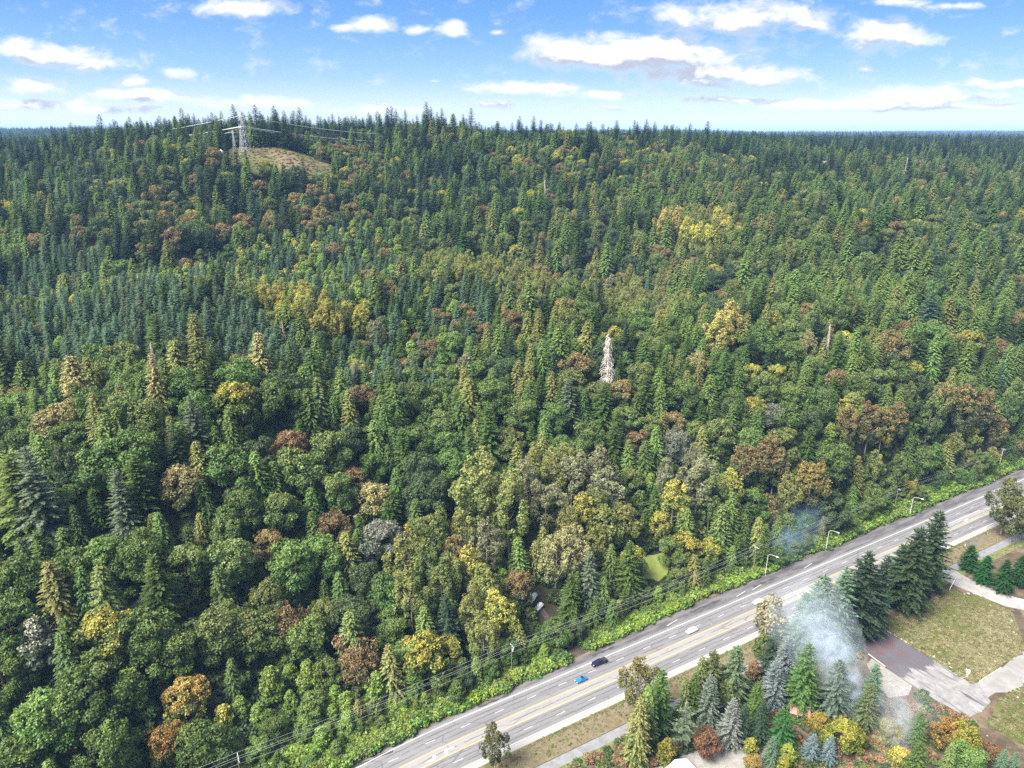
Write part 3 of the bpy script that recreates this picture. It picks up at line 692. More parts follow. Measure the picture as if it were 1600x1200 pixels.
M_WIRE = worn('conductor_cable', (.45, .48, .48), .45, .4, .2, var=.05)
M_CABLE = worn('service_cable', (.26, .27, .25), .5, .4, var=.05)
M_POLEW = worn('weathered_pole', (.22, .17, .13), .9, var=.3)
M_POLEG = worn('grey_pole', (.55, .56, .56), .6, .3, .2, var=.1)
M_BARK = worn('conifer_bark', (.13, .095, .07), .95, .1, var=.4, scale=2)
M_BARKP = worn('pale_bark', (.3, .26, .2), .95, .1, var=.35, scale=2)
M_DEAD = worn('bleached_wood', (.52, .46, .42), .9, .1, var=.3, scale=2)
M_BLACK = worn('tyre_rubber', (.02, .02, .02), .8, .2)
M_RIM = worn('alloy_rim', (.5, .5, .52), .35, .5, .7, var=.05)
M_GLASS = worn('tinted_glass', (.02, .03, .045), .08, .8, var=.1)
M_LAMPC = worn('lamp_lens', (.85, .85, .83), .2, .6, var=.05)
M_TAILC = worn('tail_lens', (.35, .02, .02), .25, .6, var=.05)
M_TRIM = worn('black_trim', (.025, .025, .027), .5, .3)


def foliage():
    m, t, o = new_mat('leaves')
    def inst(n): 
        a = t.n('ShaderNodeAttribute', attribute_type='INSTANCER'); a.attribute_name = n; return a
    tint, aut, amt = inst('tint').outputs['Vector'], inst('autumn').outputs['Vector'], inst('turn').outputs['Fac']
    lv = t.n('ShaderNodeAttribute', attribute_type='GEOMETRY'); lv.attribute_name = 'leaf'
    ex = t.n('ShaderNodeAttribute', attribute_type='GEOMETRY'); ex.attribute_name = 'upper'
    tc = t.n('ShaderNodeTexCoord'); oi = t.n('ShaderNodeObjectInfo')
    p = t.vec('ADD', tc.outputs['Object'], t.vec('SCALE', (31, 17, 53), scale=oi.outputs['Random']))
    n = t.noise(p, .22, 3, .6)
    turned = t.math('ADD', t.math('MULTIPLY_ADD', n, 1.5, -.75), t.math('MULTIPLY_ADD', ex.outputs['Fac'], .8, -.4))
    turned = t.math('ADD', turned, t.math('MULTIPLY_ADD', lv.outputs['Fac'], .35, -.17))
    f = t.step(t.math('ADD', turned, t.math('MULTIPLY_ADD', amt, 1.8, -.9)), -.14, .16)
    base = t.mix(f, tint, aut)
    hsv = t.n('ShaderNodeHueSaturation'); t.put(hsv.inputs['Color'], base)
    t.put(hsv.inputs['Hue'], t.math('ADD', .5, t.math('ADD', t.math('MULTIPLY_ADD', lv.outputs['Fac'], .05, -.025), t.math('MULTIPLY_ADD', oi.outputs['Random'], .03, -.015))))
    t.put(hsv.inputs['Value'], t.math('MULTIPLY', t.math('MULTIPLY_ADD', lv.outputs['Fac'], .9, .55), t.math('MULTIPLY_ADD', oi.outputs['Random'], .3, .85)))
    d = t.n('ShaderNodeBsdfPrincipled'); t.put(d.inputs['Base Color'], hsv.outputs[0]); d.inputs['Roughness'].default_value = .55; d.inputs['Specular IOR Level'].default_value = .25
    tr = t.n('ShaderNodeBsdfTranslucent'); t.put(tr.inputs[0], t.mix(1.0, hsv.outputs[0], (1.05, 1.15, .6, 1), 'MULTIPLY'))
    mx = t.n('ShaderNodeMixShader'); mx.inputs[0].default_value = .3
    t.put(mx.inputs[1], d.outputs[0]); t.put(mx.inputs[2], tr.outputs[0]); t.put(o.inputs[0], mx.outputs[0])
    return m


M_LEAF = foliage()

# ------------------------------------------------------------------ ground, one sheet out to the horizon
def FARHILL(X, Y, rr):
    """low ridges towards the horizon"""
    return smooth(5200, 9500, rr) * (17 + 15 * np.sin(X * .00093 + 1.1) + 9 * np.sin(X * .0023 + Y * .0004) + 5 * np.sin(X * .006)) + smooth(1500, 2600, rr) * (1 - smooth(3600, 5200, rr)) * 7 * np.sin(X * .0031 + Y * .0023)


def build_ground():
    az = np.concatenate([np.arange(-48, 48.01, .6), np.arange(54, 312, 6)])
    rr = [30.0]
    while rr[-1] < 13900: rr.append(rr[-1] + max(4.0, rr[-1] * .022))
    rr = np.array(rr); na, nr = len(az), len(rr)
    A, Rr = np.meshgrid(np.radians(az), rr)
    X, Y = (Rr * np.sin(A)).ravel(), (Rr * np.cos(A)).ravel()
    Z = np.empty(len(X)); front = (np.abs(np.degrees(A)) <= 60).ravel()
    Z[:] = 0
    Z[front] = ground_z(X[front], Y[front])
    fade = smooth(48, 60, np.abs(np.degrees(A)).ravel() % 360)
    far = smooth(1800, 4000, Rr.ravel())
    Z += far * front * 7.0 * (np.sin(X * .0021) * np.cos(Y * .0017) + .6 * np.sin(X * .005 + Y * .003))
    Z += front * FARHILL(X, Y, Rr.ravel())
    Z = Z - .07
    v = np.concatenate([np.stack([X, Y, Z], 1), [[0, 0, -.07]]])
    f = []
    for i in range(nr - 1):
        for j in range(na):
            k = (j + 1) % na
            f.append((i * na + j, (i + 1) * na + j, (i + 1) * na + k, i * na + k))
    for j in range(na): f.append((len(v) - 1, j, (j + 1) % na))
    m = bpy.data.meshes.new('ground'); m.from_pydata(v.tolist(), [], f); m.materials.append(M_FLOOR)
    for p_ in m.polygons: p_.use_smooth = True
    return tag(link('ground', m), kind='structure')


build_ground()


def sheet(name, pts, z, mat, kind='structure', label=None, sub=1):
    """flat sheet in road coordinates (t, s); object axes follow the road"""
    m = MB().face([(t, s, 0) for t, s in pts]).mesh(name, mat)
    o = link(name, m, None, (0, 0, z), R(29.55)); tag(o, label, None, None, kind); return o


T0, T1 = -420.0, 900.0
def bend(t): return -2.0 * (max(0.0, 75.0 - max(t, -60)) / 36.0) ** 2      # the highway swings a little at its near end
def north_edge(t): return 162.4 + min(max((t - 45) * .048, 1.4), 6.6) + bend(t)
def strip(name, s0, s1, z, mat, t0=T0, t1=T1, wob=0.0, parent=None):
    rows = []; n = max(2, int((t1 - t0) / 6))
    for i in range(n + 1):
        t = t0 + (t1 - t0) * i / n
        w = wob * (math.sin(t * .13) + .6 * math.sin(t * .37 + 1) + .5 * math.sin(t * .91 + 2)) if wob else 0
        rows.append([(t, s0 + (w if s0 < 150 and wob else 0), 0), (t, s1 + (w if s1 > 150 else 0), 0)])
    rows = [[(p[0], p[1] + bend(p[0]), p[2]) for p in q] for q in rows] if name not in ('green_verge',) else rows
    o = MB().grid(rows).build(name, mat, parent, (0, 0, z if parent is None else z), R(29.55) if parent is None else 0)
    for p_ in o.data.polygons:
        if p_.normal.z < 0: o.data.flip_normals(); break
    if parent is None: tag(o, kind='structure')
    return o


def edge_strip(name, s0, add, z, mat, wob):
    rows = []
    for i in range(331):
        t = T0 + (T1 - T0) * i / 330
        w = wob * (math.sin(t * .13) + .6 * math.sin(t * .37 + 1) + .5 * math.sin(t * .91 + 2))
        rows.append([(t, s0 + bend(t), 0), (t, north_edge(t) + add + w, 0)])
    o = MB().grid(rows).build(name, mat, None, (0, 0, z), R(29.55))
    if o.data.polygons[0].normal.z < 0: o.data.flip_normals()
    return tag(o, kind='structure')
edge_strip('green_verge', 155, 6.5, .0, M_GREENV, .3)
edge_strip('verge_edge', 163, 2.2, .012, M_VERGE, .4)
HW = edge_strip('highway', 142.7, 0, .03, M_ROAD, .25)
tag(HW, 'grey weathered five-lane highway with worn lanes and a dark outer shoulder')
def mark(name, s0, s1, mat, t0=T0, t1=T1): return strip(name, s0, s1, .006, mat, t0, t1, parent=HW)
mark('edge_line', 161.95, 162.2, M_WHITE); mark('edge_line', 144.86, 145.1, M_WHITE)
for (a, b, w) in ((154.95, 155.08, 0), (154.68, 154.81, 0)): mark('centre_line', a, b, M_YELLOW, T0, 292)
for (a, b) in ((150.95, 151.08), (151.22, 151.35)): mark('centre_line', a, b, M_YELLOW)
mark('turn_lane_line', 155.0, 155.25, M_WHITE, 306, 352)
dash = MB().face([(-1.6, -.08, 0), (1.6, -.08, 0), (1.6, .08, 0), (-1.6, .08, 0)]).mesh('lane_dash', M_WHITE)
for s in (158.5, 148.05):
    for t in np.arange(-60, 520, 12.1):
        link('lane_dash', dash, HW, (t + (0 if s > 150 else 4.5), s + bend(t), .006))
for t in np.arange(140, 246, 9.0):
    o = MB().face([(-2.4, -1.5, 0), (-2.1, -1.5, 0), (2.4, 1.5, 0), (2.1, 1.5, 0)]).build('hatch_stripe', M_YFADE, HW, (t, 153.0, .006))
def turn_arrow(t, s, flip):
    k = -1 if flip else 1
    pts = [(-1.9, -.16), (.35, -.16), (.75, .1), (.75, .55), (1.15, .55), (.58, 1.35), (0, .55), (.42, .55), (.42, .25), (.2, .12), (-1.9, .12)]
    q = [(x * 1.25 * k, y * 1.05 * k, 0) for x, y in pts]
    MB().face(q).build('turn_arrow', M_WHITE, HW, (t, s + bend(t), .007))
for t, s, fl in ((59.2, 152.2, False), (64.2, 153.1, True), (219.5, 153.6, True), (224.0, 153.0, True), (336, 153.0, True)): turn_arrow(t, s, fl)
for t in (196, 205, 160, 236):
    MB().face([(0, 0, 0), (6, .9, 0), (6, 1.1, 0), (0, .2, 0)]).build('shoulder_line', M_WHITE, HW, (t, 164.0, .006))
tar = worn('tar_patch', (.045, .044, .046), .8)
for (t, s, l, w) in ((128.8, 158.9, 3.2, .35), (214, 165.4, 14, .8), (40, 164.2, 20, .9), (181, 165.8, 16, .7), (131, 164.6, 10, .8), (86, 164.5, 12, .7)):
    n = 9; a = [(l * (i / n - .5), -w * (.5 + .3 * math.sin(i * 2.1 + t)), 0) for i in range(n + 1)]; b = [(l * (i / n - .5), w * (.5 + .3 * math.sin(i * 1.7 + s)), 0) for i in range(n, -1, -1)]
    MB().face(a + b).build('tar_patch', tar, HW, (t, min(s, north_edge(t) - 1.2 if s > 163 else s), .004))

strip('dry_verge', 134.6, 143.4, -.005, M_VERGE, wob=.0)
strip('path', 131.0, 134.4, .03, M_PATH)
strip('inner_verge', 127.5, 131.4, -.01, M_GREENV)
sheet('needle_ground', [(T0, 40), (T1, 40), (T1, 128), (T0, 128)], -.035, M_DUFF)
sheet('grass_field', [(231.5, 123.5), (258, 125), (274, 122.5), (281, 113), (281.5, 104), (266, 92.5), (231, 90.6), (229.5, 110)], -.018, M_FIELD)
sheet('parking_lot', [(228.6, 124), (228.9, 108), (230.2, 91.5), (231.6, 89.8), (226.5, 83.0), (219.5, 82.2), (213.2, 82.8), (211.6, 92), (211.2, 104), (212.0, 117.5), (213, 124)], .0, M_LOT)
sheet('concrete_pad', [(231.4, 90.0), (246, 89.7), (264, 91.5), (272, 86), (258, 76), (243, 78.5), (232, 84.5), (227.5, 84.5)], .012, M_PAD)
sheet('gravel_patch', [(211.0, 115), (211.0, 100), (206, 98), (199, 100.5), (202.5, 108), (207, 114)], -.012, M_GRAVEL)
sheet('gravel_yard', [(112, 118), (128, 116), (150, 109), (150, 99), (118, 104)], -.012, M_GRAVEL)
sheet('driveway', [(279.5, 143.2), (292, 143.2), (289.5, 126), (291, 112), (297, 102), (320, 92), (320, 86), (292, 96.5), (283.0, 108), (279.8, 124)], .006, M_DRIVE)
sheet('dark_apron', [(310, 137), (316, 141.5), (330, 142.6), (333, 142.2), (322, 139.6)], .008, worn('fresh_asphalt', (.1, .098, .105), .8))
sheet('rubble_ground', [(228, 82), (243, 78), (258, 75), (258, 60), (215, 60), (216, 78)], -.02, M_FIELD)

# dirt track up to the parked cars, grassy clearing by the towers, pond
def draped(name, pts, mat, lift=.12, ring=14):
    c = np.mean(pts, 0); rows = []
    for k in range(ring + 1):
        rows.append([(c[0] + (p[0] - c[0]) * k / ring, c[1] + (p[1] - c[1]) * k / ring) for p in pts])
    z = [[gz(x, y) + lift for x, y in r] for r in rows]
    o = MB().grid([[(x, y, zz) for (x, y), zz in zip(r, q)] for r, q in zip(rows, z)], True).build(name, mat, smooth=True)
    return tag(o, kind='structure')


def ring_pts(cx, cy, rx, ry, n=28, j=.12, rot=0.0):
    out = []
    for i in range(n):
        a = 2 * math.pi * i / n; k = 1 + j * math.sin(3 * a + cx) + j * .6 * math.sin(5 * a + cy)
        x, y = rx * k * math.cos(a), ry * k * math.sin(a)
        out.append((cx + x * math.cos(rot) - y * math.sin(rot), cy + x * math.sin(rot) + y * math.cos(rot)))
    return out


draped('hilltop_clearing', ring_pts(-201.4, 641.1, 55, 36, 40), M_CLEAR, .5, 20)
draped('hilltop_bare_ground', ring_pts(-77.8, 676.8, 20, 11), M_CLEAR, .5, 8)
P_POND = at(174, 190)
draped('pond', ring_pts(P_POND[0], P_POND[1], 8.5, 5.5, rot=R(30)), M_POND, .25, 6)
q0, q1, q2 = at(122, 168), at(121.5, 180), at(119.5, 192)
rows = []
for k in range(25):
    f = k / 24; c = at(122 - 2.5 * f, 167.0 + 30 * f); w = 4.6 - 3.5 * min(1, f * 3.4) + (2.0 if f > .82 else 0)
    d = RD * w
    rows.append([(c[0] + d[0] * j, c[1] + d[1] * j, max(gz(*(c + d * j)), 0) + (.1 if f > .1 else .035)) for j in (-1, -.5, 0, .5, 1)])
o = MB().grid(rows).build('dirt_track', M_DIRT, smooth=True); tag(o, kind='structure')

# ------------------------------------------------------------------ trees: one leaf is a small four-sided face
def unit(v): return v / np.maximum(np.linalg.norm(v, axis=-1, keepdims=True), 1e-9)


class Leaves:
    def __init__(self, rng): self.C, self.U, self.V, self.X, self.rng = [], [], [], [], rng
    def add(self, C, U, V, X):
        self.C.append(C); self.U.append(U); self.V.append(V); self.X.append(np.broadcast_to(X, (len(C),)))
    def oriented(self, C, N, a, b, X):
        """leaves at C facing N, half length a, half width b"""
        n = len(C); N = unit(N); t = unit(np.cross(N, unit(self.rng.normal(size=(n, 3)))))
        w = np.cross(N, t); a = np.broadcast_to(a, (n,))[:, None]; b = np.broadcast_to(b, (n,))[:, None]
        self.add(C, t * a, w * b, X)
    def mesh(self, name):
        C, U, V, X = (np.concatenate(q) for q in (self.C, self.U, self.V, self.X))
        n = len(C); v = np.empty((n, 4, 3)); v[:, 0] = C + U; v[:, 1] = C + V; v[:, 2] = C - U * .9; v[:, 3] = C - V
        m = bpy.data.meshes.new(name)
        m.vertices.add(n * 4); m.vertices.foreach_set('co', v.ravel())
        m.loops.add(n * 4); m.loops.foreach_set('vertex_index', np.arange(n * 4, dtype=np.int32))
        m.polygons.add(n); m.polygons.foreach_set('loop_start', np.arange(0, n * 4, 4, dtype=np.int32)); m.polygons.foreach_set('loop_total', np.full(n, 4, dtype=np.int32))
        m.update(calc_edges=True)
        a = m.attributes.new('leaf', 'FLOAT', 'FACE'); a.data.foreach_set('value', self.rng.random(n).astype(np.float32))
        a = m.attributes.new('upper', 'FLOAT', 'FACE'); a.data.foreach_set('value', np.clip(X, 0, 1).astype(np.float32))
        m.materials.append(M_LEAF)
        return m


def sphere(rng, n): return unit(rng.normal(size=(n, 3)))


def lobed(seed, H, lobes, per_lobe, per_tuft, size, spread, fill=500):
    """a broad-leaved crown: lobes (centre, radii) > tufts > leaves"""
    rng = np.random.default_rng(seed); L = Leaves(rng)
    zmax = max(c[2] + r[2] for c, r in lobes); zmin = min(c[2] - r[2] for c, r in lobes)
    Cn = np.array([c for c, r in lobes]); Rn = np.array([r for c, r in lobes])
    axis = np.array([0, 0, (zmin + zmax) / 2])
    for c, r in lobes:
        c, r = np.array(c), np.array(r)
        d = sphere(rng, per_lobe * 3); out = unit(c - axis + [0, 0, 1.5]); d = d[(d @ out) > -.35][:per_lobe]
        p = c + d * r * rng.uniform(.82, 1.12, (len(d), 1))
        inside = np.zeros(len(p), bool)
        for k in range(len(Cn)):
            if np.allclose(Cn[k], c): continue
            inside |= (((p - Cn[k]) / Rn[k]) ** 2).sum(1) < .62
        p, d = p[~inside], d[~inside]
        if not len(p): continue
        nt = unit(d + [0, 0, .45])
        q = np.repeat(p, per_tuft, 0); nn = np.repeat(nt, per_tuft, 0)
        g = rng.normal(size=q.shape) * spread * np.repeat(rng.uniform(.6, 1.4, (len(p), 1)), per_tuft, 0)
        along = (g * nn).sum(1, keepdims=True)
        g = g - nn * along * .62
        g -= nn * ((g ** 2).sum(1, keepdims=True)) / (spread * 3.4)      # tuft droops at its rim like a small dome
        q = q + g
        L.oriented(q, nn * .9 + rng.normal(size=q.shape) * .55, size * rng.uniform(.7, 1.3, len(q)), size * .55 * rng.uniform(.7, 1.3, len(q)),
                   (q[:, 2] - zmin) / (zmax - zmin))
        f = c + sphere(rng, fill // len(lobes)) * r * .6
        L.oriented(f, rng.normal(size=f.shape), size * 1.6, size * 1.0, .1)
    return L


def maple(seed, H=20.0, Rr=8.2):
    rng = np.random.default_rng(seed); lobes = []
    for tier, (z, rad, n, lr) in enumerate(((.36, .62, 6, .34), (.56, .62, 7, .36), (.74, .40, 5, .36), (.86, .08, 1, .36))):
        for k in range(n):
            a = 2 * math.pi * (k / n) + tier * .5 + rng.uniform(-.5, .5); q = rad * rng.uniform(.6, 1.3)
            r = lr * Rr * rng.uniform(.55, 1.22)
            lobes.append(((math.cos(a) * q * Rr, math.sin(a) * q * Rr, H * z * rng.uniform(.86, 1.1)), (r, r, r * rng.uniform(.65, .95))))
    return lobed(seed, H, lobes, 22, 23, .37, .66)


def cottonwood(seed, H=30.0, Rr=8.0):
    rng = np.random.default_rng(seed); lobes = []
    for tier, (z, rad, n, lr) in enumerate(((.36, .50, 5, .26), (.52, .68, 7, .27), (.68, .62, 7, .27), (.81, .36, 5, .25), (.88, .06, 1, .25))):
        for k in range(n):
            a = 2 * math.pi * (k / n) + tier * .7 + rng.uniform(-.5, .5); q = rad * rng.uniform(.55, 1.35)
            r = lr * Rr * rng.uniform(.6, 1.2)
            lobes.append(((math.cos(a) * q * Rr, math.sin(a) * q * Rr, H * z * rng.uniform(.86, 1.1)), (r, r, r * rng.uniform(1.4, 2.1))))
    return lobed(seed, H, lobes, 20, 17, .36, .5)


def alder(seed, H=14.0, Rr=4.0):
    rng = np.random.default_rng(seed); lobes = []
    for tier, (z, rad, n, lr) in enumerate(((.32, .55, 5, .42), (.55, .48, 5, .42), (.76, .22, 3, .40), (.9, .03, 1, .28))):
        for k in range(n):
            a = 2 * math.pi * (k / n) + tier * .6 + rng.uniform(-.3, .3); q = rad * rng.uniform(.8, 1.15)
            r = lr * Rr * rng.uniform(.85, 1.15)
            lobes.append(((math.cos(a) * q * Rr, math.sin(a) * q * Rr, H * z * rng.uniform(.95, 1.05)), (r, r, r * 1.05)))
    return lobed(seed, H, lobes, 18, 13, .36, .44)


def conifer(seed, H, Rr, base=.12, dz=.75, nb=5.5, droop=(.35, -.25), width=.42, leaf=.40, hang=.15, shape=.85, ragged=.2, gap=.0):
    rng = np.random.default_rng(seed); L = Leaves(rng)
    z = base * H
    C, U, V, X = [], [], [], []
    while z < H * .985:
        f = (z - base * H) / (H * (1 - base))
        n = max(3, int(round(nb * (1 - .35 * f) + rng.uniform(-1, 1))))
        a0 = rng.uniform(0, 6.28)
        for k in range(n):
            if rng.random() < gap: continue
            a = a0 + 2 * math.pi * k / n + rng.uniform(-.35, .35)
            Lb = (Rr * (1 - f) ** shape * min(1, .55 + f * 3.5)) * rng.uniform(1 - ragged, 1 + ragged * .6) + .25
            sl = droop[1] + (droop[0] - droop[1]) * f + rng.uniform(-.12, .12)
            d = np.array([math.cos(a), math.sin(a), 0]); side = np.array([-d[1], d[0], 0]); up = np.array([0, 0, 1.0])
            zz = z + rng.uniform(-.4, .4) * dz
            m = max(2, int(Lb / (leaf * .62)))
            for i in range(m):
                s = (i + .6) / m; l = s * Lb
                p = d * l + up * (zz + sl * l + .05 * Lb * math.sin(s * 3) * (1 if sl > 0 else 1.4))
                w = width * Lb * (1 - s) * .75 + leaf * .7
                for sg in (-1, 1):
                    t = d * .62 + side * sg * .8 + up * (sl * .4 - hang * rng.uniform(.4, 1.6))
                    t = t / np.linalg.norm(t); ln = w * rng.uniform(.6, 1.1)
                    c = p + t * ln * .5 + rng.normal(size=3) * .07
                    v = np.cross(t, up * 1.0 + d * rng.uniform(-.5, .5) + side * rng.uniform(-.6, .6)); v = v / np.linalg.norm(v)
                    C.append(c); U.append(t * ln * .58); V.append(v * leaf * rng.uniform(.36, .58)); X.append(.25 + .5 * f + .25 * s)
                if i == m - 1:
                    t = d + up * (sl - hang); t = t / np.linalg.norm(t)
                    C.append(p + t * leaf * .6); U.append(t * leaf); V.append(side * leaf * .4); X.append(.3 + .7 * f)
        z += dz * (1 - .45 * f) * rng.uniform(.8, 1.2)
    for k in range(7):
        a = k * 2.4; d = np.array([math.cos(a), math.sin(a), 0])
        C.append(np.array([0, 0, H - .5 + .08 * k])); U.append(np.array([0, 0, .75])); V.append(d * .16); X.append(1.0)
    L.add(np.array(C), np.array(U), np.array(V), np.array(X))
    return L


def fir(seed): return conifer(seed, 30.0, 6.0, .08, .85, 6.2, (.45, -.25), .42, .52, .14, .72, .28, .04)
def cedar(seed): return conifer(seed, 25.0, 5.0, .05, .62, 7.0, (.25, -.42), .36, .48, .6, .74, .18)
def spruce(seed): return conifer(seed, 18.0, 4.8, .04, .66, 7.5, (.5, -.05), .36, .38, .02, .85, .16)
def pine(seed): return conifer(seed, 18.0, 4.3, .28, 1.5, 4.0, (.5, .0), .42, .5, .0, .55, .35, .1)


def bush(seed):
    rng = np.random.default_rng(seed); lobes = []
    for k in range(7):
        a = k * 2.4; q = .9 * math.sqrt(k / 7)
        lobes.append(((math.cos(a) * q, math.sin(a) * q, .55 + .35 * rng.random()), (.6, .6, .6)))
    return lobed(seed, 1.5, lobes, 9, 9, .24, .2, 40)


def trunk_mesh(name, h, r, mat, limbs=0, seed=0, dead=False):
    rng = random.Random(seed); b = MB(); pts = []
    for i in range(6):
        f = i / 5; pts.append((.25 * math.sin(f * 3 + seed) * f, .25 * math.cos(f * 2.3 + seed) * f - .25 * f, h * f - (.8 if i == 0 else 0)))
    b.tube(pts, r, r * .18, 8)
    for k in range(limbs):
        f = rng.uniform(.35, .85); a = k * 2.4 + rng.uniform(-.3, .3); l = h * .3 * (1.15 - f)
        p = Vector((0, 0, h * f)); d = Vector((math.cos(a), math.sin(a), .55))
        b.tube([p, p + d * l * .5, p + d * l + Vector((0, 0, l * .25))], r * .35, r * .06, 5)
    return b.mesh(name, mat, True)


def snag_mesh(seed, H=30.0):
    rng = random.Random(seed); b = MB(); b.tube([(0, 0, -.8), (.1, 0, H * .5), (0, .1, H)], .5, .05, 7)
    t = MB()
    z = H * .18
    while z < H * .97:
        f = z / H
        for k in range(3):
            a = rng.uniform(0, 6.28); l = 5.8 * (1.04 - f) * rng.uniform(.5, 1.1) + .4
            d = Vector((math.cos(a), math.sin(a), 0)); p = Vector((0, 0, z))
            tip = p + d * l + Vector((0, 0, -.35 * l)); t.tube([p, p + d * l * .55 + Vector((0, 0, -.02 * l)), tip], .14, .06, 4, False)
            for j in range(5):
                q = p.lerp(tip, .3 + .15 * j); t.tube([q, q + Vector((rng.uniform(-.9, .9), rng.uniform(-.9, .9), -rng.uniform(.6, 2.2)))], .085, .035, 3, False)
        z += .62
    return b.mesh('trunk', M_DEAD, True), t.mesh('bare_branches', M_DEAD)


H0 = dict(fir=30.0, cedar=25.0, maple=20.0, cottonwood=30.0, alder=14.0, spruce=18.0, pine=18.0)
RAD = dict(fir=5.6, cedar=4.6, maple=8.6, cottonwood=7.6, alder=4.8, spruce=4.6, pine=4.0)
NVAR = dict(fir=5, cedar=4, maple=6, cottonwood=4, alder=3, spruce=2, pine=1)
MAKE = dict(fir=fir, cedar=cedar, maple=maple, cottonwood=cottonwood, alder=alder, spruce=spruce, pine=pine)
KINDS = list(H0)
CROWN, TRUNK = {}, {}
for k in KINDS:
    for i in range(NVAR[k]):
        CROWN[k, i] = MAKE[k](100 + 13 * i + 7 * KINDS.index(k)).mesh('crown')
        bark = M_BARKP if k in ('alder', 'cottonwood', 'spruce') else M_BARK
        TRUNK[k, i] = trunk_mesh('trunk', H0[k] * (.93 if k in ('fir', 'cedar', 'spruce', 'pine') else .8), dict(fir=.5, cedar=.5, maple=.42, cottonwood=.42, alder=.2, spruce=.3, pine=.3)[k], bark,
                                 0 if k in ('fir', 'cedar', 'spruce', 'pine') else 9, i)
SNAG = [snag_mesh(5), snag_mesh(9)]

# leaf colours: green, turned colour, how far turned, words
TINTS = dict(
    dark=((.027, .045, .024), (.03, .055, .03), .3, 'dark green'), darkgreen=((.028, .048, .017), (.035, .06, .022), .3, 'dark green'), bluegreen=((.064, .108, .064), (.082, .13, .074), .4, 'bluish green'),
    green=((.051, .085, .021), (.082, .112, .028), .3, 'green'), deep=((.038, .06, .023), (.052, .072, .028), .3, 'deep green'), greygreen=((.065, .088, .052), (.09, .105, .065), .4, 'grey-green'),
    olivefir=((.06, .072, .03), (.075, .085, .035), .4, 'olive'), palegreen=((.07, .11, .055), (.09, .13, .065), .4, 'pale green'), roundgreen=((.03, .075, .02), (.04, .09, .025), .3, 'deep green'), deepgreen=((.018, .055, .013), (.03, .075, .018), .3, 'deep green'),
    smokegreen=((.06, .085, .06), (.08, .1, .07), .3, 'pale green'), smokeblue=((.085, .108, .108), (.12, .142, .145), .4, 'blue-grey'),  # smokeblue: grey-blue veil of the smoke painted into the leaf colour
    yellowgreen=((.068, .112, .028), (.1, .138, .036), .45, 'yellow-green'), yellow=((.085, .114, .03), (.14, .142, .044), .5, 'yellow-olive'), olive=((.062, .09, .026), (.105, .12, .036), .38, 'olive-green'),
    tan=((.085, .1, .036), (.19, .165, .07), .48, 'tan-green'), bright=((.055, .094, .026), (.08, .118, .032), .35, 'bright green'), limecedar=((.062, .098, .024), (.09, .125, .028), .4, 'lime-green'),
    goldspot=((.06, .095, .026), (.21, .19, .035), .42, 'gold-flecked green'), brown=((.055, .07, .03), (.15, .1, .052), .6, 'brown-topped'), rust=((.1, .078, .035), (.165, .105, .05), .6, 'rust-brown'),
    orange=((.07, .09, .028), (.2, .125, .035), .5, 'orange-brown'), orangered=((.085, .06, .02), (.15, .078, .022), .55, 'orange-red'), redbrown=((.085, .045, .026), (.12, .062, .033), .5, 'red-brown'), grey=((.06, .074, .052), (.108, .104, .085), .4, 'grey-leaved'),
    moss=((.085, .1, .062), (.16, .155, .12), .45, 'pale mossy'), lime=((.085, .135, .026), (.125, .165, .035), .5, 'lime-green'), limebright=((.11, .155, .024), (.15, .18, .028), .5, 'bright lime'),
    gold=((.11, .13, .033), (.23, .2, .048), .48, 'gold'), amber=((.095, .108, .03), (.18, .145, .042), .5, 'amber'), amberpale=((.17, .165, .05), (.28, .23, .075), .5, 'pale gold'), yellowbright=((.17, .185, .042), (.3, .27, .06), .5, 'bright yellow'),
    yellowolive=((.092, .112, .034), (.145, .148, .045), .5, 'yellow-olive'), greyolive=((.10, .108, .055), (.14, .14, .075), .5, 'grey-olive'), pale=((.14, .15, .07), (.2, .19, .085), .5, 'pale olive'), darkolive=((.048, .058, .018), (.08, .08, .025), .5, 'olive-brown'),
    yellowbrown=((.082, .088, .028), (.15, .132, .045), .42, 'yellow-brown'), goldlime=((.088, .1, .018), (.155, .138, .022), .5, 'gold-lime'), goldolive=((.09, .085, .02), (.16, .115, .022), .55, 'gold-olive'), silver=((.075, .095, .072), (.11, .13, .105), .4, 'silver-green'),
    silverbare=((.095, .108, .09), (.135, .148, .135), .5, 'silver'), blue=((.075, .11, .112), (.12, .16, .17), .5, 'powder-blue'), thinolive=((.14, .13, .07), (.19, .16, .1), .5, 'thin olive'), bleached=((.4, .36, .33), (.4, .36, .33), .5, 'bleached'))
TINTS['brown'] = ((.055, .07, .028), (.14, .1, .044), .48, 'brown-topped')
LEAF_GAIN = 1.5

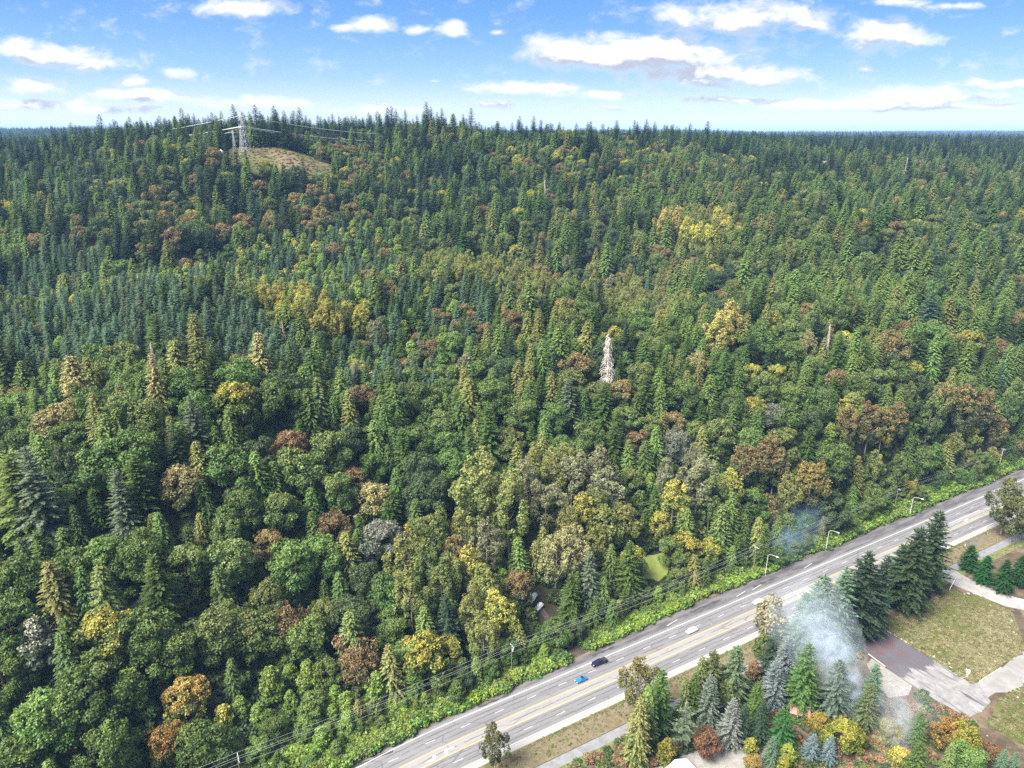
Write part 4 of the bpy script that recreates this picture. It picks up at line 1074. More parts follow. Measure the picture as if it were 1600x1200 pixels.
NOUN = dict(fir='fir', cedar='slim conifer', maple='round-crowned maple', cottonwood='cottonwood', alder='small alder', spruce='spruce', pine='pine', snag='dead tree')
MIXES = {  # weight, kind, tint, height range
    'base': [(5, 'maple', 'green', 16, 23), (3, 'maple', 'olive', 15, 22), (2, 'maple', 'deep', 16, 22), (1.2, 'maple', 'yellowgreen', 14, 20), (.7, 'maple', 'goldspot', 15, 20), (.5, 'maple', 'brown', 14, 19), (1.7, 'cedar', 'yellowgreen', 20, 28), (.9, 'cedar', 'green', 20, 28), (.9, 'cedar', 'yellow', 20, 28), (1.4, 'fir', 'green', 22, 30), (.5, 'fir', 'dark', 24, 32), (1, 'alder', 'green', 10, 14)],
    'greenmaple': [(6, 'maple', 'green', 16, 23), (3.5, 'maple', 'olive', 15, 22), (2.5, 'maple', 'deep', 16, 22), (1.6, 'maple', 'yellowgreen', 14, 20), (.8, 'maple', 'goldspot', 15, 20), (.4, 'maple', 'brown', 14, 18), (.5, 'cedar', 'bright', 14, 22), (.6, 'fir', 'green', 20, 28)],
    'plantation': [(10, 'fir', 'bluegreen', 14, 20), (2, 'fir', 'greygreen', 14, 19), (1.2, 'fir', 'green', 14, 19), (.4, 'alder', 'lime', 9, 13), (.3, 'maple', 'brown', 9, 12)],
    'alderlight': [(6, 'alder', 'lime', 11, 16), (2, 'alder', 'green', 11, 15), (3, 'fir', 'bluegreen', 12, 18), (1, 'maple', 'brown', 9, 13), (1, 'alder', 'gold', 9, 13)],
    'youngmix': [(5, 'fir', 'bluegreen', 12, 18), (2, 'fir', 'green', 13, 19), (2.5, 'alder', 'green', 9, 14), (2, 'alder', 'lime', 9, 14), (2.2, 'maple', 'brown', 9, 14), (1.6, 'maple', 'olive', 10, 14), (.6, 'maple', 'rust', 8, 11)],
    'goldwood': [(5, 'cottonwood', 'gold', 17, 22), (2, 'cottonwood', 'yellowolive', 17, 22)],
    'brownmaple': [(4, 'maple', 'brown', 15, 21), (2.5, 'maple', 'deep', 16, 22), (1, 'maple', 'olive', 15, 20), (1.5, 'fir', 'green', 20, 28), (2, 'fir', 'dark', 20, 30), (.5, 'maple', 'rust', 14, 18), (.5, 'maple', 'goldspot', 14, 18), (.8, 'cedar', 'yellowgreen', 18, 24)],
    'olivescrub': [(3, 'alder', 'greyolive', 8, 13), (3, 'cottonwood', 'yellowolive', 14, 19), (2, 'cottonwood', 'yellow', 14, 19), (2.5, 'maple', 'brown', 9, 14), (2, 'maple', 'olive', 9, 14), (1, 'alder', 'lime', 8, 12), (1, 'fir', 'bluegreen', 12, 17)],
    'yellowgrove': [(2, 'cottonwood', 'yellow', 18, 24), (1, 'maple', 'olive', 14, 18), (1, 'maple', 'brown', 14, 18)],
    'rightslope': [(4, 'cedar', 'yellowgreen', 22, 30), (1.8, 'cedar', 'green', 22, 30), (1.3, 'cedar', 'yellow', 20, 27), (4, 'maple', 'green', 16, 22), (3, 'maple', 'olive', 16, 21), (1.8, 'maple', 'brown', 14, 19), (1.2, 'fir', 'green', 24, 30), (.6, 'fir', 'bluegreen', 22, 28), (2.2, 'maple', 'deep', 16, 21), (.8, 'maple', 'goldspot', 14, 18), (.5, 'alder', 'limebright', 9, 13)],
    'cottonstrip': [(4, 'cottonwood', 'olive', 22, 29), (3, 'cottonwood', 'greyolive', 22, 29), (2, 'cottonwood', 'yellowolive', 20, 27), (2, 'maple', 'green', 12, 18), (1, 'alder', 'lime', 9, 14), (1, 'cottonwood', 'brown', 20, 26), (.4, 'cottonwood', 'gold', 18, 24)],
    'limeclump': [(4, 'alder', 'lime', 9, 14), (3, 'maple', 'yellowgreen', 12, 16), (2, 'maple', 'green', 13, 18)],
    'darkconifer': [(3.4, 'fir', 'green', 24, 32), (2.2, 'fir', 'dark', 24, 34), (2.2, 'fir', 'bluegreen', 22, 30), (2.2, 'cedar', 'yellowgreen', 20, 28), (1, 'cedar', 'green', 20, 28), (2.6, 'maple', 'olive', 16, 21), (2.8, 'maple', 'deep', 16, 22), (1.6, 'maple', 'brown', 15, 20), (.7, 'maple', 'goldspot', 14, 18)],
    'ridgefir': [(7, 'fir', 'dark', 26, 36), (2, 'fir', 'green', 24, 32), (1.5, 'maple', 'olive', 14, 18), (1, 'maple', 'deep', 14, 18), (.7, 'maple', 'brown', 13, 17), (.6, 'maple', 'goldspot', 13, 17)],
    'conifermix': [(2.4, 'fir', 'green', 24, 32), (1.2, 'fir', 'dark', 24, 34), (2.6, 'cedar', 'yellowgreen', 20, 28), (1.2, 'cedar', 'green', 22, 28), (1, 'cedar', 'yellow', 20, 26), (3, 'maple', 'olive', 16, 22), (1.6, 'maple', 'brown', 15, 20), (2.4, 'maple', 'deep', 16, 22), (.9, 'maple', 'goldspot', 14, 18), (1, 'maple', 'green', 16, 21)],
    'farmaple': [(3, 'maple', 'olive', 14, 19), (2, 'maple', 'brown', 14, 18), (1.5, 'maple', 'deep', 14, 19), (1.5, 'maple', 'goldspot', 14, 17), (1.5, 'cedar', 'yellowgreen', 18, 25), (1, 'fir', 'green', 20, 28), (.4, 'maple', 'orange', 12, 16)],
    'darkmix': [(2, 'fir', 'green', 22, 30), (1.5, 'fir', 'bluegreen', 22, 30), (3, 'cedar', 'yellowgreen', 22, 30), (1.5, 'cedar', 'green', 22, 28), (3.4, 'maple', 'deep', 16, 21), (3.4, 'maple', 'olive', 16, 21), (2, 'maple', 'brown', 14, 19), (.8, 'maple', 'goldspot', 14, 18)],
    'plateau': [(4, 'fir', 'dark', 24, 36), (3, 'fir', 'green', 24, 34), (1.5, 'fir', 'bluegreen', 22, 30), (1.2, 'cedar', 'yellowgreen', 20, 28), (1, 'cedar', 'green', 20, 28), (1.2, 'maple', 'olive', 14, 19), (.8, 'maple', 'deep', 14, 19), (.5, 'maple', 'brown', 14, 18), (.2, 'maple', 'goldspot', 13, 17)]}
CUM = {k: (np.cumsum([w[0] for w in v]) / sum(w[0] for w in v), v) for k, v in MIXES.items()}


def patch_of(x, y, jit):
    best, bd = None, 1.0 + jit
    for (cx, cy, rx, ry, m) in PATCHES:
        d = ((x - cx) / rx) ** 2 + ((y - cy) / ry) ** 2
        if d < bd: best, bd = m, d
    if best: return best
    dist = math.hypot(x, y)
    return 'base' if dist < 460 else 'conifermix' if dist < 760 else 'plateau'


# kept clear of trees: centre, radii
CLEAR = [(P_POND[0] - 3, P_POND[1] - 11, 7, 8), (P_POND[0] - 6, P_POND[1] - 21, 6, 7), (-200.0, 634.0, 50, 31), (-77.8, 676.8, 16, 7), (P_POND[0], P_POND[1], 10, 7), (346.4, 821.2, 11, 50), (529.2, 1030.4, 12, 55), (443.8, 1067.8, 11, 50)]
class Tree:
    __slots__ = ('x', 'y', 'z', 'k', 'tint', 'h', 'var', 'rot', 'lm', 'lab', 'wide', 'vis', 'px', 'py')
TREES = []; CELL = 7.0; GRID = {}
def plant(x, y, k, tint, h, lm='', lab='', force=False, squeeze=.62):
    r = RAD.get(k, 3) * h / H0.get(k, 30) * squeeze * (1.12 if k in ('fir', 'cedar') and y > 400 else 1)
    cx, cy = int(x // CELL), int(y // CELL)
    if not force:
        for i in range(cx - 2, cx + 3):
            for j in range(cy - 2, cy + 3):
                for (tx, ty, tr) in GRID.get((i, j), ()):
                    if (tx - x) ** 2 + (ty - y) ** 2 < (r + tr) ** 2: return None
    t = Tree(); t.x, t.y, t.k, t.tint, t.h, t.lm, t.lab = x, y, k, tint, h, lm, lab
    t.var = random.randrange(NVAR.get(k, 2)); t.rot = random.uniform(0, 6.28); t.wide = random.uniform(.92, 1.25) * (1.2 if k in ('fir', 'cedar') and not lab else 1) * (1.08 if y > 400 and k in ('fir', 'cedar') and tint != 'bluegreen' else 1) * (1.75 if tint in ('deepgreen', 'roundgreen') else 1.15 if lab and k == 'fir' else 1); t.vis = 0
    GRID.setdefault((cx, cy), []).append((x, y, r)); TREES.append(t); return t


for (x, y, k, tint, h, lm, lab) in SPECIMENS: plant(x, y, k, tint, h, lm, lab, True)
for t in TREES:
    if t.k == 'snag': t.var = 0 if t.lm else 1
N_SPEC = len(TREES)
TAN = math.tan(R(39.5))
def scatter(n, d0, d1, squeeze):
    u = RNG.random(n); dist = np.sqrt(d0 ** 2 + u * (d1 ** 2 - d0 ** 2)); a = np.radians(RNG.uniform(-43, 43, n))
    X, Y = dist * np.sin(a), dist * np.cos(a); S, Tt = road_st(X, Y); q = RNG.random((n, 3))
    for i in range(n):
        x, y, s, t = float(X[i]), float(Y[i]), S[i], Tt[i]
        if s < 174 + 1.8 * math.sin(t * .045) + 1.2 * math.sin(t * .13): continue
        if abs(t - 121) < 3.0 and s < 201 or abs(x - 9) < 6 and 203 < y < 236: continue
        if any(((x - c[0]) / c[2]) ** 2 + ((y - c[1]) / c[3]) ** 2 < 1 for c in CLEAR): continue
        cum, v = CUM[patch_of(x, y, (q[i, 2] - .5) * .5)]
        w = v[int(np.searchsorted(cum, q[i, 0]))]
        h = (w[3] + (w[4] - w[3]) * q[i, 1]) * ((.88 if math.hypot(x, y) < 400 else .98) * random.uniform(.78, 1.15) if w[1] in ('fir', 'cedar') and w[3] > 16 else 1)
        if s < 184: h *= .6 + .04 * (s - 174)
        plant(x, y, w[1], w[2], h, squeeze=squeeze)


scatter(60000, 150, 460, .68)
scatter(100000, 460, 1000, .76)
for i in range(260):                       # young saplings on the bank
    t = random.uniform(-20, 460); s = north_edge(t) + random.uniform(4.5, 12)
    if abs(t - 121) < 7: continue
    x, y = at(t, s); plant(float(x), float(y), 'alder', random.choice(['lime', 'green', 'olive', 'green']), random.uniform(4, 10), squeeze=.7)
NEAR_END = len(TREES)
for t, z in zip(TREES, ground_z([t.x for t in TREES], [t.y for t in TREES])): t.z = float(z)

# which trees does the photograph show largest? a coarse depth buffer of crowns, near to far
SP, CP_ = math.sin(R(19.5)), math.cos(R(19.5))
def project(x, y, z):
    Z = z - CAM_H; dep = y * CP_ - Z * SP; up = y * SP + Z * CP_
    return 800 + 1111 * x / dep, 600 - 1111 * up / dep, dep
VW, VH = 400, 300
buf = np.zeros((VH, VW), bool)
order = sorted(TREES, key=lambda t: t.x ** 2 + t.y ** 2)
for t in order:
    bx, by, bd = project(t.x, t.y, t.z + t.h * .12); tx, ty, td = project(t.x, t.y, t.z + t.h)
    t.px, t.py = (bx + tx) / 2, ty * .65 + by * .35
    r = RAD.get(t.k, 3) * t.h / H0.get(t.k, 30) * 1111 / td / 4 * .9
    y0, y1 = ty / 4, by / 4; cx = (bx + tx) / 8
    if t.k in ('fir', 'cedar', 'spruce', 'pine', 'snag'): rows_ = [(yy, r * max(.12, (yy - y0) / max(y1 - y0, .5))) for yy in range(max(0, int(y0)), min(VH, int(y1) + 1))]
    else:
        y0 -= r * .25; cy, ry = (y0 + y1) / 2, max((y1 - y0) / 2, .5)
        rows_ = [(yy, r * math.sqrt(max(0, 1 - ((yy + .5 - cy) / ry) ** 2))) for yy in range(max(0, int(y0)), min(VH, int(y1) + 1))]
    c = 0
    for yy, hw in rows_:
        a, b = max(0, int(round(cx - hw))), min(VW, int(round(cx + hw)) + 1)
        if b > a: c += int((~buf[yy, a:b]).sum()); buf[yy, a:b] = True
    t.vis = c
single, mass = [], []
for k in KINDS + ['snag']:
    L = sorted([t for t in TREES if t.k == k], key=lambda t: -(t.vis + (1e6 if t.lab else 0)))
    n = 0
    for t in L:
        if t.k == 'snag' or (n < 285 and t.vis >= 8): single.append(t); n += 1
        else: mass.append(t)

# ---- words for every single tree: by its look, then by what it stands beside
MARKS = [(t.px, t.py, t.lm, t) for t in single if t.lm]
for (x, y, z, w) in ((-225.6, 633.3, 160, 'the lattice power tower'), (8.5, 226, 9, 'the two parked white cars'), (359.0, 851.0, 130, 'the white house among the trees')):
    p = project(x, y, z); MARKS.append((p[0], p[1], w, None))
ORD = ['first', 'second', 'third', 'fourth', 'fifth', 'sixth', 'seventh', 'eighth', 'ninth', 'tenth', 'eleventh', 'twelfth', 'thirteenth', 'fourteenth', 'fifteenth', 'sixteenth', 'seventeenth', 'eighteenth', 'nineteenth', 'twentieth']
def side_of(dx, dy):
    a = math.degrees(math.atan2(-dy, dx)) % 360
    return ('right of', 'above right of', 'above', 'above left of', 'left of', 'below left of', 'below', 'below right of')[int((a + 22.5) // 45) % 8]
bucket = {}
for t in single:
    if t.lab: continue
    cands = [(math.hypot(t.px - m[0], (t.py - m[1]) * 1.3), m) for m in MARKS if m[3] is not t]
    d, m = min(cands, key=lambda c: c[0])
    bucket.setdefault((TINTS[t.tint][3], t.k, side_of(t.px - m[0], t.py - m[1]), m[2]), []).append((d, t))
for (c, k, side, m), L in bucket.items():
    L.sort(key=lambda q: q[0])
    for i, (d, t) in enumerate(L):
        if len(L) == 1: t.lab = f'{c} {NOUN[k]}, the only one {side} {m}'
        elif i < len(ORD): t.lab = f'{c} {NOUN[k]}, {ORD[i]} {side} {m}' if i else f'{c} {NOUN[k]}, closest {side} {m}'
        else: t.lab = f'{c} {NOUN[k]}, one of the many farther {side} {m}'
def brief(l):
    if len(l.split()) > 15: l = l.replace('round-crowned maple', 'maple').replace('small alder', 'alder').replace('slim conifer', 'conifer').replace('one of the many farther', 'one farther')
    return l
for t in single: t.lab = brief(t.lab)
NAMES = dict(fir='fir_tree', cedar='cedar_tree', maple='maple_tree', cottonwood='cottonwood_tree', alder='alder_tree', spruce='spruce_tree', pine='pine_tree', snag='dead_tree')
GROUPS = dict(fir='firs on the hillside and by the highway', cedar='slim conifers on the hillside', maple='maples of the hillside wood', cottonwood='cottonwoods above the highway', alder='small alders in the wood', spruce='spruces by the yard', pine='pines by the yard', snag='dead trees')
def gain(c): return tuple(x * LEAF_GAIN for x in c)
for t in single:
    z = t.z - .1
    root = empty(NAMES[t.k], (t.x, t.y, z), t.rot); root.rotation_euler = (random.gauss(0, .022), random.gauss(0, .022), t.rot); tag(root, t.lab, 'tree', GROUPS[t.k])
    if t.k == 'snag':
        k = t.h / 30.0
        for nm, m in (('trunk', SNAG[t.var][0]), ('bare_branches', SNAG[t.var][1])):
            o = link(nm, m, root); o.scale = ((k if t.lm else k * .42), (k if t.lm else k * .42), k)
        continue
    k = t.h / H0[t.k]; w = k * t.wide
    o = link('trunk', TRUNK[t.k, t.var], root); o.scale = (w, w, k)
    o = link('crown', CROWN[t.k, t.var], root); o.scale = (w, w, k)
    a, b, c, _ = TINTS[t.tint]
    o['tint'] = gain(a); o['autumn'] = gain(b); o['turn'] = c


# ------------------------------------------------------------------ masses nobody could count: points that carry small meshes
def proto_collection(name, items):
    """items: list of mesh lists; each becomes one joined source mesh, kept out of the scene"""
    c = bpy.data.collections.new(name)
    for i, ms in enumerate(items):
        o = bpy.data.objects.new(f'{name}_{i:03d}', ms); c.objects.link(o)
    return c


def join(ms):
    """one mesh out of several, keeping the leaf attributes"""
    if len(ms) == 1: return ms[0]
    bm_v, f, mats, mi, lf, up = [], [], [], [], [], []
    for m in ms:
        b = len(bm_v); bm_v += [tuple(v.co) for v in m.vertices]
        base = len(mats); mats += list(m.materials)
        A, B = m.attributes.get('leaf'), m.attributes.get('upper')
        for p in m.polygons:
            f.append(tuple(b + i for i in p.vertices)); mi.append(base + p.material_index)
            lf.append(A.data[p.index].value if A else .5); up.append(B.data[p.index].value if B else .5)
    r = bpy.data.meshes.new('joined'); r.from_pydata(bm_v, [], f)
    for m in mats: r.materials.append(m)
    r.polygons.foreach_set('material_index', mi)
    a = r.attributes.new('leaf', 'FLOAT', 'FACE'); a.data.foreach_set('value', lf)
    a = r.attributes.new('upper', 'FLOAT', 'FACE'); a.data.foreach_set('value', up)
    return r


def stuff(name, label, coll, loc, idx, rot, scl, tint, aut, turn):
    n = len(loc); m = bpy.data.meshes.new(name); m.vertices.add(n); m.vertices.foreach_set('co', np.asarray(loc, np.float32).ravel())
    def att(nm, ty, field, v):
        a = m.attributes.new(nm, ty, 'POINT'); a.data.foreach_set(field, np.asarray(v).ravel())
    att('pick', 'INT', 'value', np.asarray(idx, np.int32)); att('turn_z', 'FLOAT', 'value', np.asarray(rot, np.float32)); att('size', 'FLOAT_VECTOR', 'vector', np.asarray(scl, np.float32))
    att('tint', 'FLOAT_VECTOR', 'vector', np.asarray(tint, np.float32)); att('autumn', 'FLOAT_VECTOR', 'vector', np.asarray(aut, np.float32)); att('turn', 'FLOAT', 'value', np.asarray(turn, np.float32))
    m.materials.append(M_LEAF)
    o = link(name, m); tag(o, label, None, None, 'stuff')
    g = bpy.data.node_groups.new(name, 'GeometryNodeTree')
    g.interface.new_socket('Geometry', in_out='INPUT', socket_type='NodeSocketGeometry'); g.interface.new_socket('Geometry', in_out='OUTPUT', socket_type='NodeSocketGeometry')
    N, Lk = g.nodes, g.links
    gi, go = N.new('NodeGroupInput'), N.new('NodeGroupOutput')
    mp = N.new('GeometryNodeMeshToPoints'); ci = N.new('GeometryNodeCollectionInfo'); ip = N.new('GeometryNodeInstanceOnPoints')
    ci.inputs['Collection'].default_value = coll; ci.inputs['Separate Children'].default_value = True; ci.inputs['Reset Children'].default_value = True
    def na(nm, ty):
        q = N.new('GeometryNodeInputNamedAttribute'); q.data_type = ty; q.inputs['Name'].default_value = nm
        return [s for s in q.outputs if s.enabled and s.name == 'Attribute'][0]
    cx = N.new('ShaderNodeCombineXYZ'); Lk.new(na('turn_z', 'FLOAT'), cx.inputs[2])
    Lk.new(gi.outputs[0], mp.inputs[0]); Lk.new(mp.outputs[0], ip.inputs['Points']); Lk.new(ci.outputs[0], ip.inputs['Instance'])
    ip.inputs['Pick Instance'].default_value = True
    Lk.new(na('pick', 'INT'), ip.inputs['Instance Index']); Lk.new(cx.outputs[0], ip.inputs['Rotation']); Lk.new(na('size', 'FLOAT_VECTOR'), ip.inputs['Scale'])
    Lk.new(ip.outputs[0], go.inputs[0])
    md = o.modifiers.new('spread', 'NODES'); md.node_group = g
    return o


keys = [(k, i) for k in KINDS for i in range(NVAR[k])]
TREE_SRC = proto_collection('tree_source', [join([CROWN[q], TRUNK[q]]) for q in keys])
KIDX = {q: i for i, q in enumerate(keys)}
FAR = list(mass)
def far_trees(n, d0, d1, mixname):
    u = RNG.random(n); dist = np.sqrt(d0 ** 2 + u * (d1 ** 2 - d0 ** 2)); a = np.radians(RNG.uniform(-43, 43, n))
    X, Y = dist * np.sin(a), dist * np.cos(a); Z = ground_z(X, Y)
    far = smooth(1800, 4000, dist); Z = Z + far * 7.0 * (np.sin(X * .0021) * np.cos(Y * .0017) + .6 * np.sin(X * .005 + Y * .003)) + FARHILL(X, Y, dist)
    cum, v = CUM[mixname]
    for i in range(n):
        w = v[int(np.searchsorted(cum, random.random()))]
        t = Tree(); t.x, t.y, t.z, t.k, t.tint = float(X[i]), float(Y[i]), float(Z[i]), w[1], w[2]; t.h = random.uniform(w[3], w[4]); t.var = random.randrange(NVAR[t.k]); t.rot = random.uniform(0, 6.28); t.wide = random.uniform(.9, 1.2)
        if any(((t.x - c[0]) / c[2]) ** 2 + ((t.y - c[1]) / c[3]) ** 2 < 1 for c in CLEAR): continue
        FAR.append(t)


far_trees(13000, 1000, 1700, 'plateau'); far_trees(26000, 1700, 3600, 'plateau'); far_trees(30000, 3600, 10500, 'plateau')
def forest(name, label, L, grow=1.0):
    stuff(name, label, TREE_SRC, [(t.x, t.y, t.z - .1) for t in L], [KIDX[t.k, t.var] for t in L], [t.rot for t in L],
          [((t.h / H0[t.k]) * t.wide, (t.h / H0[t.k]) * t.wide, t.h / H0[t.k]) for t in L],
          [gain(TINTS[t.tint][0]) for t in L], [gain(TINTS[t.tint][1]) for t in L], [TINTS[t.tint][2] for t in L])


forest('hillside_forest', 'the smaller and half-hidden trees of the hillside wood', [t for t in FAR if t.y < 900])
forest('plateau_forest', 'distant dark conifer forest on the plateau out to the horizon', [t for t in FAR if t.y >= 900])

# brambles on the highway bank, undergrowth in the woods, tussocks in the field
BUSH_SRC = proto_collection('bush_source', [bush(40 + i).mesh('bush') for i in range(4)])
def bushes(name, label, pts, size, tints, flat=.8):
    n = len(pts); _p = np.asarray(pts); _w = .5 + .28 * np.sin(_p[:, 0] * .21 + 1) * np.cos(_p[:, 1] * .17) + .2 * np.sin(_p[:, 0] * .07 - _p[:, 1] * .11)
    pick = np.clip((_w * len(tints) + RNG.normal(0, len(tints) * .2, n)).astype(int), 0, len(tints) - 1); sz = RNG.uniform(size[0], size[1], n)
    T_ = [TINTS[tints[i]] for i in pick]
    stuff(name, label, BUSH_SRC, pts, RNG.integers(0, 4, n), RNG.uniform(0, 6.28, n), np.stack([sz, sz, sz * flat * RNG.uniform(.7, 1.3, n)], 1),
          [gain(t[0]) for t in T_], [gain(t[1]) for t in T_], [t[2] for t in T_])


TINTS['bramble'] = ((.085, .15, .018), (.13, .18, .025), .45, ''); TINTS['bramble2'] = ((.055, .11, .02), (.1, .14, .03), .4, ''); TINTS['fern'] = ((.03, .05, .018), (.055, .065, .025), .4, '')
TINTS['straw'] = ((.12, .112, .056), (.17, .148, .085), .5, ''); TINTS['tuss'] = ((.08, .09, .036), (.13, .112, .056), .5, ''); TINTS['tussg'] = ((.07, .095, .024), (.11, .11, .036), .4, ''); TINTS['brownfern'] = ((.11, .07, .04), (.15, .09, .05), .5, '')
pts = []
for i in range(3600):
    t = random.uniform(-40, 480); ne = north_edge(t); s = ne + 1.6 + abs(random.gauss(0, 1)) * 3.6
    if s > 184 or (abs(t - 121.5) < 4.6): continue
    s += .6 * math.sin(t * .11) + .4 * math.sin(t * .31)
    if s < ne + 1.3 + .5 * math.sin(t * .21): continue
    x, y = at(t, s); pts.append((x, y, max(gz(x, y), 0) - .15))
for i in range(1500):
    t = random.uniform(-45, 75); s = north_edge(t) + random.uniform(2.5, 20); x, y = at(t, s); pts.append((x, y, max(gz(x, y), 0) - .1))
bushes('roadside_brambles', 'lime-green brambles along the highway bank', pts, (.8, 2.3), ['bramble', 'bramble2', 'bramble2', 'lime', 'green', 'olive', 'bramble'])
pts = []
n = 15000; dist = np.sqrt(RNG.random(n)) * 430; a = np.radians(RNG.uniform(-43, 43, n)); X, Y = dist * np.sin(a), dist * np.cos(a); S, Tt = road_st(X, Y); Z = ground_z(X, Y)
ok = (S > 179) & ~((np.abs(Tt - 120.5) < 6) & (S < 199)) & ~(((X - P_POND[0]) / 9) ** 2 + ((Y - P_POND[1]) / 6.5) ** 2 < 1)
bushes('undergrowth', 'dark ferns and shrubs under the hillside trees', np.stack([X, Y, Z - .2], 1)[ok], (1.2, 3.2), ['fern', 'fern', 'green', 'deep', 'olive'])
pts = []
for i in range(2600):
    t = random.uniform(85, 232); s = random.uniform(78, 130)
    if 211 < t < 233 and s < 125 or (196 < t < 212 and 97 < s < 117) or (112 < t < 150 and 100 < s < 117): continue
    x, y = at(t, s); pts.append((x, y, -.1))
bushes('yard_shrubs', 'low shrubs, ferns and brambles beneath the yard trees', pts, (.5, 1.5), ['fern', 'green', 'brownfern', 'deep', 'olive', 'brownfern', 'tuss'])
pts = []
for i in range(7000):
    t = random.uniform(229.5, 281); s = random.uniform(90.5, 124.5)
    if t > 276 and s > 118 or (t - 262) * .8 > (s - 90): continue
    x, y = at(t, s); pts.append((x, y, -.1))
for i in range(1500):
    t = random.uniform(216, 262); s = random.uniform(62, 82)
    if t < 228 and s > 79: continue
    x, y = at(t, s); pts.append((x, y, -.1))
bushes('field_tussocks', 'rough yellowing grass tussocks of the vacant field', pts, (.25, .62), ['tussg', 'tuss', 'tussg', 'straw', 'tuss', 'straw'], .6)
pts = []
for i in range(5200):
    t = random.uniform(20, 360); s = random.choice([random.uniform(135.3, 142.2), random.gauss(142.0, .3), random.uniform(127.5, 130.6)])
    if 276 < t < 296: continue
    x, y = at(t, s); pts.append((x, y, -.08))
for i in range(2200):
    t = random.uniform(-20, 420); s = north_edge(t) + random.gauss(.9, .5)
    if abs(t - 122) < 4.5: continue
    x, y = at(t, s); pts.append((x, y, -.05))
bushes('verge_grass', 'dry straw-coloured grass along the highway and path', pts, (.15, .38), ['straw', 'straw', 'tuss', 'tussg'], .6)
pts = []
for i in range(900):
    a = random.uniform(0, 6.28); q = math.sqrt(random.random()); x, y = -201.4 + 50 * q * math.cos(a), 641.1 + 31 * q * math.sin(a)
    pts.append((x, y, gz(x, y) + .3))
bushes('hilltop_scrub', 'yellowing grass and brown scrub on the bare hilltop', pts, (.4, 1.0), ['straw', 'straw', 'tuss', 'brownfern', 'tussg'], .45)

